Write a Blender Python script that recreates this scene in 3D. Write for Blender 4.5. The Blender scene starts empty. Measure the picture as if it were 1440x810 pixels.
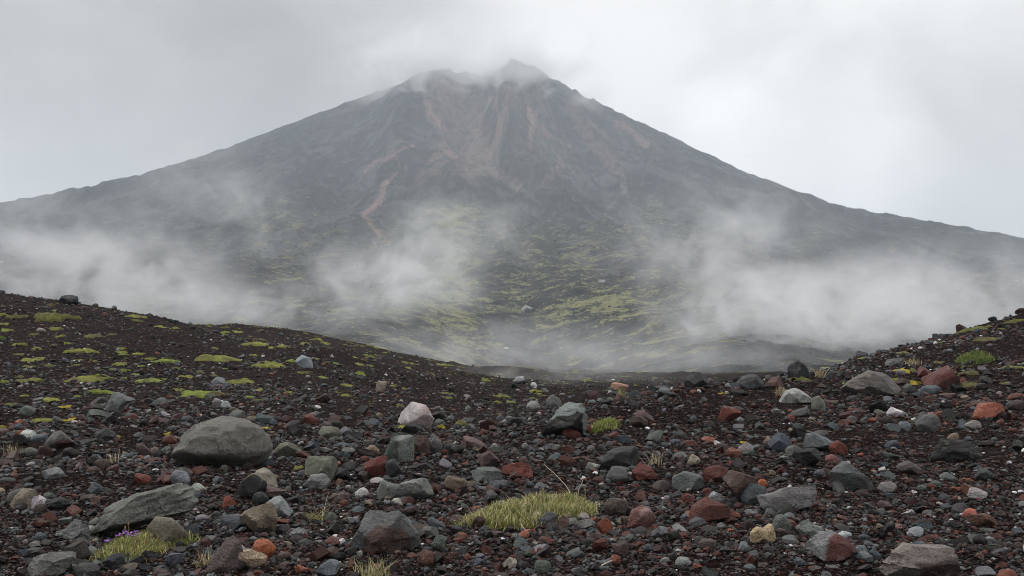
import bpy, bmesh, math, random
import numpy as np
from math import radians
C = bpy.context.scene
col = C.collection

# ------------------------------------------------------------------ camera
EYE = 1.7                                   # eye height above the gravel at the photographer's feet
cam_d = bpy.data.cameras.new('camera')
cam = bpy.data.objects.new('camera', cam_d); col.objects.link(cam)
cam_d.sensor_width = 36; cam_d.lens = 35
cam_d.shift_y = 65 / 1440.0
cam_d.clip_start = 0.1; cam_d.clip_end = 30000
cam.location = (0, 0, EYE); cam.rotation_euler = (radians(90), 0, 0)
C.camera = cam

# ------------------------------------------------------------------ overcast sky
W = bpy.data.worlds.new('World'); C.world = W; W.use_nodes = True
nt = W.node_tree; nt.nodes.clear()
N = nt.nodes.new; L = nt.links.new
SUN_EL, SUN_AZ = 50, -50
out = N('ShaderNodeOutputWorld')
sky = N('ShaderNodeTexSky'); sky.sky_type = 'NISHITA'; sky.sun_disc = False
sky.sun_elevation = radians(SUN_EL); sky.sun_rotation = radians(SUN_AZ)
bgs = N('ShaderNodeBackground'); bgs.inputs['Strength'].default_value = 0.05
L(sky.outputs['Color'], bgs.inputs['Color'])
tc = N('ShaderNodeTexCoord')
mp = N('ShaderNodeMapping'); mp.inputs['Scale'].default_value = (1.0, 1.0, 1.7)
L(tc.outputs['Generated'], mp.inputs['Vector'])
n1 = N('ShaderNodeTexNoise'); n1.inputs['Scale'].default_value = 3.4; n1.inputs['Detail'].default_value = 6
n1.inputs['Roughness'].default_value = 0.5; n1.inputs['Distortion'].default_value = 0.5
L(mp.outputs['Vector'], n1.inputs['Vector'])
def soft_spot(dx, dy, dz, lo, hi):           # a brighter or darker part of the cloud deck
    v = np.array([dx, dy, dz]) / np.linalg.norm([dx, dy, dz])
    d = N('ShaderNodeVectorMath'); d.operation = 'DOT_PRODUCT'; d.inputs[1].default_value = v
    nm = N('ShaderNodeVectorMath'); nm.operation = 'NORMALIZE'
    L(tc.outputs['Generated'], nm.inputs[0]); L(nm.outputs[0], d.inputs[0])
    ad = N('ShaderNodeMath'); ad.operation = 'MULTIPLY_ADD'; ad.inputs[1].default_value = (hi - lo) * 0.9; ad.inputs[2].default_value = -(hi - lo) * 0.45
    L(n1.outputs['Fac'], ad.inputs[0])
    a2 = N('ShaderNodeMath'); a2.operation = 'ADD'
    L(d.outputs['Value'], a2.inputs[0]); L(ad.outputs[0], a2.inputs[1])
    r = N('ShaderNodeMapRange'); r.interpolation_type = 'SMOOTHSTEP'
    r.inputs['From Min'].default_value = lo; r.inputs['From Max'].default_value = hi
    L(a2.outputs[0], r.inputs['Value'])
    return r.outputs['Result']
def madd(a, k, b):
    m = N('ShaderNodeMath'); m.operation = 'MULTIPLY_ADD'; m.inputs[1].default_value = k
    L(a, m.inputs[0])
    if isinstance(b, float): m.inputs[2].default_value = b
    else: L(b, m.inputs[2])
    return m.outputs[0]
def pxd(px, py): return ((px - 720) / 1400.0, 1.0, (470 - py) / 1400.0)
SKY_BASE = 0.74
nc = N('ShaderNodeMapRange'); nc.interpolation_type = 'SMOOTHSTEP'; nc.inputs['From Min'].default_value = 0.3; nc.inputs['From Max'].default_value = 0.7
L(n1.outputs['Fac'], nc.inputs['Value'])
b = madd(nc.outputs[0], 0.24, SKY_BASE - 0.12)
b = madd(soft_spot(*pxd(1120, 250), 0.990, 0.9995), 0.30, b)
b = madd(soft_spot(*pxd(1000, 40), 0.965, 0.999), 0.2, b)
b = madd(soft_spot(*pxd(1400, 10), 0.975, 0.999), 0.18, b)
b = madd(soft_spot(*pxd(1330, 190), 0.985, 0.999), -0.13, b)
b = madd(soft_spot(*pxd(230, 40), 0.94, 0.998), -0.26, b)
b = madd(soft_spot(*pxd(60, 230), 0.975, 0.9995), 0.10, b)
# a full cloud deck is about twice as bright overhead as low down
sx_ = N('ShaderNodeSeparateXYZ'); L(tc.outputs['Generated'], sx_.inputs[0])
zr = N('ShaderNodeMapRange'); zr.interpolation_type = 'SMOOTHSTEP'; zr.inputs['From Min'].default_value = 0.36; zr.inputs['From Max'].default_value = 0.95
zr.inputs['To Min'].default_value = 1.0; zr.inputs['To Max'].default_value = 2.1; L(sx_.outputs[2], zr.inputs['Value'])
zm = N('ShaderNodeMath'); zm.operation = 'MULTIPLY'; L(b, zm.inputs[0]); L(zr.outputs[0], zm.inputs[1]); b = zm.outputs[0]
cb = N('ShaderNodeCombineColor')
for k, t in enumerate((1.012, 1.0, 0.995)):
    m = N('ShaderNodeMath'); m.operation = 'MULTIPLY'; m.inputs[1].default_value = t
    L(b, m.inputs[0]); L(m.outputs[0], cb.inputs[k])
bgc = N('ShaderNodeBackground'); L(cb.outputs[0], bgc.inputs['Color']); bgc.inputs['Strength'].default_value = 1.0
mx = N('ShaderNodeMixShader'); mx.inputs[0].default_value = 0.93        # cloud cover
L(bgs.outputs[0], mx.inputs[1]); L(bgc.outputs[0], mx.inputs[2]); L(mx.outputs[0], out.inputs['Surface'])

sd = bpy.data.lights.new('sun', 'SUN'); sd.energy = 1.4; sd.angle = radians(12); sd.color = (1, 0.97, 0.93)
so = bpy.data.objects.new('sun', sd); col.objects.link(so)
so.rotation_euler = (radians(90 - SUN_EL), 0, radians(180 - SUN_AZ))
so.location = (0, 0, 60)

vs = C.view_settings; vs.view_transform = 'Standard'; vs.look = 'None'; vs.gamma = 1; vs.use_curve_mapping = False
vs.exposure = 0.18
cy = C.cycles
cy.volume_bounces = 3; cy.max_bounces = 5; cy.diffuse_bounces = 2; cy.glossy_bounces = 2
cy.volume_step_rate = 0.7; cy.volume_max_steps = 128
cy.pixel_filter_type = 'BLACKMAN_HARRIS'; cy.filter_width = 0.95
cy.use_denoising = True
try: cy.denoiser = 'OPENIMAGEDENOISE'; cy.denoising_input_passes = 'RGB_ALBEDO_NORMAL'
except Exception: pass

# ------------------------------------------------------------------ helpers
rng = np.random.default_rng(7)
def hash2(ix, iy, s):
    h = (ix.astype(np.int64) * 374761393 + iy.astype(np.int64) * 668265263 + s * 1442695041) & 0xFFFFFFFF
    h = ((h ^ (h >> 13)) * 1274126177) & 0xFFFFFFFF
    h = (h ^ (h >> 16)) & 0xFFFFFFFF
    return h / 4294967295.0
def vnoise(x, y, s=0):
    x = np.asarray(x, float); y = np.asarray(y, float)
    ix = np.floor(x); iy = np.floor(y); fx = x - ix; fy = y - iy
    fx = fx * fx * fx * (fx * (fx * 6 - 15) + 10); fy = fy * fy * fy * (fy * (fy * 6 - 15) + 10)
    a = hash2(ix, iy, s); b_ = hash2(ix + 1, iy, s); c = hash2(ix, iy + 1, s); d = hash2(ix + 1, iy + 1, s)
    return (a * (1 - fx) + b_ * fx) * (1 - fy) + (c * (1 - fx) + d * fx) * fy * 1.0
def fbm(x, y, s=0, o=5, g=0.5):
    t = 0; a = 1; n = 0
    for k in range(o):
        ca, sa = math.cos(0.7 * k), math.sin(0.7 * k)
        t = t + a * (vnoise((x * ca - y * sa) * 2 ** k, (x * sa + y * ca) * 2 ** k, s + 17 * k) - 0.5); n += a; a *= g
    return t / n * 2
def ridged(x, y, s=0, o=5, g=0.5):
    t = 0; a = 1; n = 0
    for k in range(o):
        t = t + a * (1 - np.abs(2 * vnoise(x * 2 ** k, y * 2 ** k, s + 31 * k) - 1)); n += a; a *= g
    return t / n
def hash3(ix, iy, iz, s):
    return hash2(ix + iz * 57, iy + iz * 131, s + 7)
def vnoise3(p, s=0):
    i = np.floor(p); f = p - i; f = f * f * (3 - 2 * f)
    r = 0
    for dx in (0, 1):
        for dy in (0, 1):
            for dz in (0, 1):
                w = (f[:, 0] if dx else 1 - f[:, 0]) * (f[:, 1] if dy else 1 - f[:, 1]) * (f[:, 2] if dz else 1 - f[:, 2])
                r = r + w * hash3(i[:, 0] + dx, i[:, 1] + dy, i[:, 2] + dz, s)
    return r
def fbm3(p, s=0, o=4, g=0.5):
    t = 0; a = 1; n = 0
    for k in range(o):
        t = t + a * (vnoise3(p * 2 ** k + 3.7 * k, s + k) - 0.5); n += a; a *= g
    return t / n * 2
def sstep(a, b_, x):
    t = np.clip((x - a) / (b_ - a), 0, 1); return t * t * (3 - 2 * t)

def mesh_np(name, V, F, mat=None, parent=None, colour=None, smooth=False, attrs=None, link=True):
    me = bpy.data.meshes.new(name)
    V = np.ascontiguousarray(V, np.float32); F = np.ascontiguousarray(F, np.int32); k = F.shape[1]
    me.vertices.add(len(V)); me.vertices.foreach_set('co', V.ravel())
    me.loops.add(F.size); me.loops.foreach_set('vertex_index', F.ravel())
    me.polygons.add(len(F)); me.polygons.foreach_set('loop_start', np.arange(0, F.size, k, dtype=np.int32))
    me.polygons.foreach_set('use_smooth', np.full(len(F), bool(smooth)))
    for an, av in list((attrs or {}).items()) + ([('Col', colour)] if colour is not None else []):
        av = np.asarray(av, np.float32)
        if av.ndim == 2:
            a = me.attributes.new(an, 'FLOAT_COLOR', 'POINT')
            a.data.foreach_set('color', np.concatenate([av, np.ones((len(V), 1), np.float32)], 1).ravel())
        else:
            a = me.attributes.new(an, 'FLOAT', 'POINT'); a.data.foreach_set('value', av)
    me.update(calc_edges=True); me.validate()
    o = bpy.data.objects.new(name, me)
    if mat: me.materials.append(mat)
    if link: col.objects.link(o)
    if parent: o.parent = parent
    return o
def tag(o, label=None, cat=None, group=None, kind=None):
    if label: o['label'] = label
    if cat: o['category'] = cat
    if group: o['group'] = group
    if kind: o['kind'] = kind
    return o

class NT:                                      # small node-tree helper
    def __init__(s, name):
        s.m = bpy.data.materials.new(name); s.m.use_nodes = True; s.t = s.m.node_tree; s.t.nodes.clear()
        s.out = s.n('ShaderNodeOutputMaterial')
    def n(s, ty, **kw):
        x = s.t.nodes.new(ty)
        for k, v in kw.items():
            if hasattr(x, k): setattr(x, k, v)
            else: x.inputs[k.replace('_', ' ')].default_value = v
        return x
    def l(s, a, b_): s.t.links.new(a, b_)
    def val(s, x, sock):
        if isinstance(x, (int, float)): sock.default_value = x
        elif isinstance(x, tuple): sock.default_value = x if len(x) == len(sock.default_value) else (*x, 1)
        else: s.l(x, sock)
    def math(s, op, a, b_=0.0, c=0.0):
        x = s.n('ShaderNodeMath', operation=op)
        for k, v in enumerate((a, b_, c)): s.val(v, x.inputs[k])
        return x.outputs[0]
    def mix(s, f, a, b_, mode='MIX'):
        x = s.n('ShaderNodeMix', data_type='RGBA', blend_type=mode, clamp_factor=True)
        s.val(f, x.inputs[0]); s.val(a, x.inputs[6]); s.val(b_, x.inputs[7]); return x.outputs[2]
    def ss(s, x, lo, hi, a=0.0, b_=1.0):
        r = s.n('ShaderNodeMapRange', interpolation_type='SMOOTHSTEP')
        s.val(x, r.inputs['Value']); r.inputs['From Min'].default_value = lo; r.inputs['From Max'].default_value = hi
        r.inputs['To Min'].default_value = a; r.inputs['To Max'].default_value = b_; return r.outputs['Result']
    def noise(s, vec, scale, detail=4, rough=0.55, dist=0.0, out='Fac'):
        x = s.n('ShaderNodeTexNoise', Scale=scale, Detail=detail, Roughness=rough, Distortion=dist); s.l(vec, x.inputs['Vector']); return x.outputs[out]
    def vor(s, vec, scale, out='Color', feature='F1'):
        x = s.n('ShaderNodeTexVoronoi', Scale=scale); x.feature = feature; s.l(vec, x.inputs['Vector']); return x.outputs[out]
    def ramp(s, f, stops, interp='LINEAR'):
        x = s.n('ShaderNodeValToRGB'); cr = x.color_ramp; cr.interpolation = interp
        while len(cr.elements) < len(stops): cr.elements.new(0.5)
        for e, (p, c) in zip(cr.elements, stops): e.position = p; e.color = (*c, 1)
        s.val(f, x.inputs[0]); return x.outputs[0]
    def bump(s, h, strength, dist, normal=None):
        x = s.n('ShaderNodeBump'); x.inputs['Strength'].default_value = strength; x.inputs['Distance'].default_value = dist
        s.l(h, x.inputs['Height'])
        if normal: s.l(normal, x.inputs['Normal'])
        return x.outputs[0]
    def bsdf(s, colr, rough, normal=None, spec=0.4):
        p = s.n('ShaderNodeBsdfPrincipled'); s.val(colr, p.inputs['Base Color']); s.val(rough, p.inputs['Roughness'])
        p.inputs['Specular IOR Level'].default_value = spec
        if normal: s.l(normal, p.inputs['Normal'])
        s.l(p.outputs[0], s.out.inputs['Surface']); return p
    def pos(s): return s.n('ShaderNodeNewGeometry').outputs['Position']
    def obj(s): return s.n('ShaderNodeTexCoord').outputs['Object']
    def attr(s, name, o='Color'): return s.n('ShaderNodeAttribute', attribute_name=name).outputs[o]

# ------------------------------------------------------------------ materials
def mat_stone():
    m = NT('volcanic_stone'); v = m.obj()
    c = m.attr('Col')
    f1 = m.noise(v, 9, 5, 0.6); f2 = m.noise(v, 70, 5, 0.65); f3 = m.noise(v, 260, 2, 0.5)
    k = m.math('MULTIPLY', m.ss(f1, 0.3, 0.72, 0.72, 1.28), m.ss(f2, 0.3, 0.7, 0.68, 1.32))
    k = m.math('MULTIPLY', k, m.ss(f3, 0.3, 0.7, 0.82, 1.18))
    kk = m.n('ShaderNodeCombineColor'); [m.l(k, kk.inputs[i]) for i in range(3)]
    c = m.mix(1.0, c, kk.outputs[0], 'MULTIPLY')
    pits = m.ss(m.vor(v, 38, 'Distance'), 0.05, 0.2)
    c = m.mix(m.math('MULTIPLY', m.math('SUBTRACT', 1.0, pits), 0.55), c, (0.02, 0.018, 0.017))
    cr = m.n('ShaderNodeTexVoronoi', Scale=7.0); cr.feature = 'DISTANCE_TO_EDGE'
    wv = m.n('ShaderNodeMix', data_type='VECTOR'); wv.inputs[0].default_value = 0.12; m.l(v, wv.inputs[4]); m.l(m.noise(v, 6, 3, .6, 0, 'Color'), wv.inputs[5]); m.l(wv.outputs[1], cr.inputs['Vector'])
    crack = m.math('MULTIPLY', m.ss(cr.outputs['Distance'], 0.022, 0.006), m.ss(m.noise(v, 2.3, 2, .5), 0.5, 0.58))
    c = m.mix(m.ss(m.noise(v, 5.5, 6, 0.68), 0.54, 0.66, 0, 0.45), c, m.mix(0.55, c, (0.3, 0.3, 0.28)))
    c = m.mix(m.math('MULTIPLY', crack, 0.85), c, (0.008, 0.007, 0.007))
    nb = m.bump(f2, 0.8, 0.03, m.bump(m.math('SUBTRACT', f1, m.math('MULTIPLY', crack, 0.3)), 0.6, 0.1)); nb = m.bump(f3, 0.35, 0.004, nb)
    m.bsdf(c, m.ss(f1, 0.3, 0.7, 0.55, 0.8), nb, 0.25); return m.m
def mat_gravel():
    m = NT('loose_gravel'); v = m.pos(); c = m.attr('Col')
    f = m.noise(v, 55, 3, 0.6)
    k = m.ss(f, 0.3, 0.7, 0.7, 1.3); kk = m.n('ShaderNodeCombineColor'); [m.l(k, kk.inputs[i]) for i in range(3)]
    m.bsdf(m.mix(1.0, c, kk.outputs[0], 'MULTIPLY'), 0.62, m.bump(f, 0.5, 0.01), 0.15); return m.m
def mat_soil():
    m = NT('cinder_soil'); v = m.pos()
    big = m.noise(v, 0.22, 4, 0.55); mid = m.noise(v, 2.2, 5, 0.6)
    base = m.mix(m.ss(m.math('ADD', m.math('MULTIPLY', big, 0.6), m.math('MULTIPLY', mid, 0.4)), 0.4, 0.6), (0.0068, 0.0050, 0.0046), (0.0135, 0.0094, 0.0084))
    cell = m.vor(v, 42, 'Color'); sep = m.n('ShaderNodeSeparateColor'); m.l(cell, sep.inputs[0])
    grit = m.ramp(sep.outputs[0], [(0, (0.003, 0.0027, 0.0027)), (0.45, (0.009, 0.0065, 0.006)), (0.7, (0.034, 0.014, 0.011)), (0.82, (0.024, 0.024, 0.025)), (0.95, (0.09, 0.086, 0.082))])
    tone = m.attr('tone', 'Fac')
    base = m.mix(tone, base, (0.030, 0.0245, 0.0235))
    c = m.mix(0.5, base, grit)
    cell2 = m.vor(v, 9, 'Color'); s2 = m.n('ShaderNodeSeparateColor'); m.l(cell2, s2.inputs[0])
    d2 = m.vor(v, 9, 'Distance')
    c = m.mix(m.math('MULTIPLY', m.math('MULTIPLY', m.ss(s2.outputs[0], 0.72, 0.74), m.ss(d2, 0.5, 0.3)), 0.75), c,
              m.ramp(s2.outputs[1], [(0, (0.02, 0.02, 0.02)), (0.4, (0.06, 0.058, 0.058)), (0.65, (0.08, 0.035, 0.028)), (0.9, (0.16, 0.155, 0.15))]))
    h = m.math('ADD', m.math('MULTIPLY', m.vor(v, 42, 'Distance'), -0.35), m.noise(v, 30, 5, 0.7))
    nb = m.bump(h, 0.9, 0.03); nb = m.bump(m.noise(v, 7, 4, 0.6), 0.5, 0.12, nb)
    m.bsdf(c, 0.95, nb, 0.0); return m.m
def mat_mountain():
    m = NT('volcano_slope'); v = m.pos()
    flow_shade = m.attr('flow_shade', 'Fac')
    mask = m.n('ShaderNodeSeparateColor'); m.l(m.attr('zone'), mask.inputs[0]); sc, mo, pale = mask.outputs
    n1_ = m.noise(v, 0.009, 6, 0.6); n2_ = m.noise(v, 0.06, 5, 0.65); n3 = m.noise(v, 0.35, 4, 0.6)
    base = m.mix(m.ss(n1_, 0.35, 0.65), (0.008, 0.0084, 0.0095), (0.019, 0.0205, 0.023))
    base = m.mix(m.ss(flow_shade, 0.56, 0.74), base, (0.066, 0.066, 0.070)); base = m.mix(m.ss(flow_shade, 0.44, 0.28), base, (0.0035, 0.0036, 0.004))  # pale and near-black streaks carry the painted relief shading
    base = m.mix(m.ss(n2_, 0.45, 0.66, 0, 0.7), base, (0.05, 0.046, 0.045))
    base = m.mix(m.ss(n3, 0.5, 0.72, 0, 0.5), base, (0.005, 0.005, 0.005))
    c = m.mix(m.math('MULTIPLY', sc, m.ss(n2_, 0.3, 0.6, 0.55, 1.0)), base, m.mix(n3, (0.18, 0.088, 0.080), (0.33, 0.21, 0.195)))
    c = m.mix(m.math('MULTIPLY', pale, m.ss(n2_, 0.35, 0.6, 0.3, 1.0)), c, (0.2, 0.18, 0.17))
    st = m.n('ShaderNodeMapping'); st.inputs['Scale'].default_value = (0.6, 1, 0.9); m.l(v, st.inputs[0])
    pm = m.math('ADD', m.math('MULTIPLY', m.noise(st.outputs[0], 0.05, 7, 0.7, 0.5), 0.6), m.math('MULTIPLY', m.noise(v, 0.33, 4, 0.65), 0.4))
    thr = m.math('MULTIPLY_ADD', mo, -0.175, 0.655)
    mossf = m.ss(m.math('SUBTRACT', pm, thr), 0.0, 0.03)
    mc = m.mix(m.noise(v, 0.12, 3), (0.12, 0.12, 0.052), (0.29, 0.28, 0.13))
    c = m.mix(m.math('MULTIPLY', mossf, m.ss(mo, 0.02, 0.2, 0.0, 0.8)), c, mc)
    # strewn pale blocks
    vd = m.vor(v, 0.09, 'Color'); sv = m.n('ShaderNodeSeparateColor'); m.l(vd, sv.inputs[0])
    spk = m.math('MULTIPLY', m.ss(sv.outputs[0], 0.9, 0.92), m.ss(m.vor(v, 0.09, 'Distance'), 0.17, 0.1))
    c = m.mix(m.math('MULTIPLY', spk, 0.8), c, m.mix(sv.outputs[1], (0.03, 0.03, 0.03), (0.4, 0.4, 0.4)))
    nb = m.bump(n3, 0.6, 1.6, m.bump(n2_, 0.7, 8.0))
    m.bsdf(c, 0.95, nb, 0.0); return m.m
M_STONE, M_GRAVEL, M_SOIL, M_MTN = mat_stone(), mat_gravel(), mat_soil(), mat_mountain()

# ------------------------------------------------------------------ the near terrain
PX = [-300, 0, 120, 240, 330, 400, 480, 600, 720, 840, 960, 1080, 1200, 1320, 1440, 1740]
TY = [4, 7, 10, 12, 14.5, 17, 20, 23, 26, 29, 32, 38, 45, 52, 60, 75, 90, 110, 150, 220, 400]
TZ = [  # height relative to the eye, one row per distance
 [-1.70] * 16,
 [-1.70] * 16,
 [-1.68, -1.68, -1.68, -1.69, -1.69, -1.69, -1.69, -1.69, -1.69, -1.69, -1.68, -1.68, -1.67, -1.67, -1.66, -1.6],
 [-1.66, -1.67, -1.68, -1.69, -1.69, -1.68, -1.67, -1.66, -1.66, -1.66, -1.66, -1.66, -1.66, -1.66, -1.65, -1.55],
 [-1.64, -1.66, -1.68, -1.69, -1.69, -1.68, -1.66, -1.54, -1.60, -1.62, -1.62, -1.62, -1.63, -1.64, -1.62, -1.4],
 [-1.62, -1.66, -1.68, -1.69, -1.70, -1.70, -1.75, -1.92, -1.40, -1.54, -1.56, -1.56, -1.56, -1.57, -1.55, -1.2],
 [-1.58, -1.64, -1.67, -1.68, -1.70, -1.72, -1.80, -2.08, -1.84, -1.26, -1.40, -1.42, -1.45, -1.43, -1.35, -0.8],
 [-1.45, -1.60, -1.63, -1.66, -1.68, -1.72, -1.80, -2.12, -2.14, -1.78, -1.04, -1.20, -1.28, -1.22, -1.05, -0.3],
 [-1.20, -1.48, -1.54, -1.60, -1.66, -1.69, -1.78, -2.14, -2.28, -2.16, -1.50, -1.00, -1.10, -1.00, -0.75, 0.2],
 [-0.85, -1.28, -1.36, -1.46, -1.60, -1.62, -1.74, -2.18, -2.40, -2.40, -2.10, -1.40, -0.90, -0.74, -0.42, 0.8],
 [-0.50, -1.05, -1.15, -1.30, -1.55, -1.52, -1.70, -2.22, -2.48, -2.56, -2.50, -2.00, -0.69, -0.45, -0.10, 1.3],
 [ 0.40, -0.45, -0.60, -0.90, -1.35, -1.20, -1.60, -2.30, -2.70, -2.76, -3.00, -2.60, -1.20,  0.05,  0.95, 2.4],
 [ 1.60,  0.40,  0.15, -0.45, -1.02, -0.82, -1.45, -2.40, -2.90, -3.00, -3.20, -3.00, -2.20, -0.80,  0.60, 2.8],
 [ 2.90,  1.50,  1.10,  0.45, -0.72, -0.55, -1.20, -2.50, -3.15, -3.25, -3.60, -3.60, -3.10, -2.00, -0.60, 2.0],
 [ 4.40,  2.66,  2.08,  1.00, -0.55, -0.95, -1.00, -2.60, -3.40, -3.50, -3.90, -4.10, -3.90, -3.20, -2.00, 1.0],
 [ 4.60,  2.55,  1.95,  0.65, -0.35, -0.90, -1.10, -2.70, -3.80, -3.90, -4.30, -4.60, -4.80, -4.60, -4.20, -1.0],
 [ 3.50,  1.60,  1.20,  0.45,  0.40, -0.10, -0.95, -2.75, -4.20, -4.30, -4.60, -5.00, -5.40, -5.60, -5.40, -3.0],
 [ 1.50,  0.50,  0.60,  1.05,  1.20,  0.75, -0.55, -2.70, -4.60, -4.90, -5.00, -5.40, -6.00, -6.20, -6.00, -5.0],
 [-4.00, -4.00, -4.00, -4.00, -4.00, -4.00, -5.00, -5.50, -6.00, -5.90, -6.00, -6.20, -6.60, -7.00, -7.00, -7.0],
 [-9.00, -9.00, -9.00, -9.00, -9.00, -9.00, -9.00, -8.60, -8.40, -8.40, -8.60, -9.00, -9.00, -9.00, -9.00, -9.0],
 [-16.0] * 16]
GU = np.linspace(-1.0, 1.0, 401); GL = np.linspace(math.log(3.5), math.log(400), 401)
def _table():
    pu = (np.array(PX) - 720) / 1400.0; tl = np.log(np.array(TY)); T = np.array(TZ)
    A = np.array([np.interp(GU, pu, r) for r in T])                     # rows x GU
    B = np.array([np.interp(GL, tl, A[:, j]) for j in range(len(GU))]).T    # GL x GU
    def blur(X, n, ax):
        k = np.exp(-0.5 * (np.arange(-3 * n, 3 * n + 1) / n) ** 2); k /= k.sum()
        Xp = np.pad(X, [(3 * n, 3 * n) if a == ax else (0, 0) for a in (0, 1)], mode='edge')
        return np.apply_along_axis(lambda r: np.convolve(r, k, 'valid'), ax, Xp)
    return blur(blur(B, 3, 0), 5, 1)
GT = _table()
def table(X, Y):
    Yc = np.clip(Y, 3.6, 399); u = np.clip(X / Yc, -0.999, 0.999)
    a = (np.log(Yc) - GL[0]) / (GL[1] - GL[0]); c = (u - GU[0]) / (GU[1] - GU[0])
    i = np.clip(a.astype(int), 0, 399); j = np.clip(c.astype(int), 0, 399); fa = np.clip(a - i, 0, 1); fc = np.clip(c - j, 0, 1)
    return (GT[i, j] * (1 - fc) + GT[i, j + 1] * fc) * (1 - fa) + (GT[i + 1, j] * (1 - fc) + GT[i + 1, j + 1] * fc) * fa
def H(X, Y, fine=True):
    X = np.asarray(X, float); Y = np.asarray(Y, float)
    z = table(X, Y) + EYE
    if fine:
        d = np.hypot(X, Y)
        z = z + 0.045 * fbm(X * 0.9, Y * 0.9, 3, 4) * sstep(2, 9, d) + 0.10 * fbm(X * 0.22, Y * 0.22, 5, 4) * sstep(9, 22, d) \
              + 0.45 * fbm(X * 0.07, Y * 0.07, 9, 4) * sstep(24, 70, d) + 0.02 * fbm(X * 4, Y * 4, 11, 3) + 0.17 * fbm(X * .5, Y * .5, 13, 3) * sstep(28, 55, d) + (1.3 * fbm(X * .03, Y * .03, 15, 4) + .9 * fbm(X * .11, Y * .11, 16, 4)) * sstep(80, 150, d)
    return z
def H1(x, y): return float(H(np.array([x]), np.array([y]))[0])
_RY = np.exp(np.linspace(math.log(4.5), math.log(140), 2600))
def hit(px, py):
    """where the line of sight through photo pixel (px, py) meets the near terrain"""
    u = (px - 720) / 1400.0
    zr = EYE + (470 - py) / 1400.0 * _RY
    below = H(u * _RY, _RY) >= zr
    k = int(np.argmax(below)) if below.any() else int(np.argmin(zr - H(u * _RY, _RY)))
    Y = _RY[k]; return u * Y, Y

def near_terrain():
    ang = np.concatenate([np.linspace(-180, -46, 40)[:-1], np.linspace(-46, -33, 60)[:-1], np.linspace(-33, 33, 760)[:-1], np.linspace(33, 46, 60)[:-1], np.linspace(46, 180, 41)])
    r = np.concatenate([[0.3, 1.0, 2.0, 3.0], np.exp(np.linspace(math.log(3.8), math.log(170), 560)), np.exp(np.linspace(math.log(180), math.log(6000), 40))])
    A, R = np.meshgrid(np.radians(ang), r)
    X = R * np.sin(A); Y = R * np.cos(A)
    Z = H(X, Y)
    far = sstep(250, 420, R); Z = Z * (1 - far) - 16 * far
    V = np.stack([X, Y, Z], -1).reshape(-1, 3)
    nr, na = X.shape
    i, j = np.meshgrid(np.arange(nr - 1), np.arange(na - 1), indexing='ij')
    F = np.stack([i * na + j, i * na + j + 1, (i + 1) * na + j + 1, (i + 1) * na + j], -1).reshape(-1, 4)
    Q = V[F].mean(1); u = Q[:, 0] / np.maximum(Q[:, 1], 3); d = Q[:, 1]
    # the mossy shoulder on the left, the stony ridge on the right, the rest is the ground
    fl = (u < 0.02) & (d > 24 + 22 * sstep(-0.32, -0.05, u)) & (d < 140)
    fr = (u > 0.17) & (d > 25 - 8 * sstep(0.2, 0.5, u)) & (d < 70)
    def part(name, sel):
        f = F[sel]; used, inv = np.unique(f, return_inverse=True)
        Vu = V[used]; uu = Vu[:, 0] / np.maximum(Vu[:, 1], 3)
        tone = sstep(.20, .02, uu) * sstep(19, 28, Vu[:, 1]) * (.6 + .6 * sstep(40, 90, Vu[:, 1])) * np.clip(.85 + .8 * fbm(Vu[:, 0] * .12, Vu[:, 1] * .12, 401, 4), .15, 1.4)  # paler soil behind the bank, raised with distance to paint haze into it
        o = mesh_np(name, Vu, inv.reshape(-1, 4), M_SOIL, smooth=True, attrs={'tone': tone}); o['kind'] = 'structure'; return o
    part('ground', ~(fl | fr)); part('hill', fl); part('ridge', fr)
near_terrain()

# ------------------------------------------------------------------ the volcano
MY = 3000.0
SL = np.array([(-6000, -10), (-4200, 60), (-3000, 170), (-2200, 285), (-1543, 396), (-1330, 436), (-1114, 484), (-900, 548), (-686, 628), (-471, 709), (-343, 752), (-279, 788), (-214, 799), (-150, 790), (-86, 780), (-45, 795), (-15, 819), (12, 829), (55, 812), (129, 768), (214, 722), (279, 689), (493, 590), (707, 487), (1007, 382), (1243, 345), (1543, 290), (2200, 185), (3000, 80), (4200, -10), (6000, -16)], float)
ZP = 815.0
FD = np.array([(0, 815), (200, 655), (400, 505), (600, 405), (800, 320), (1000, 245), (1300, 160), (1600, 101), (1900, 55), (2100, 30), (2300, 10), (2500, -3), (2650, -9), (2800, -13), (2900, -30), (3000, -60)], float)
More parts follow.
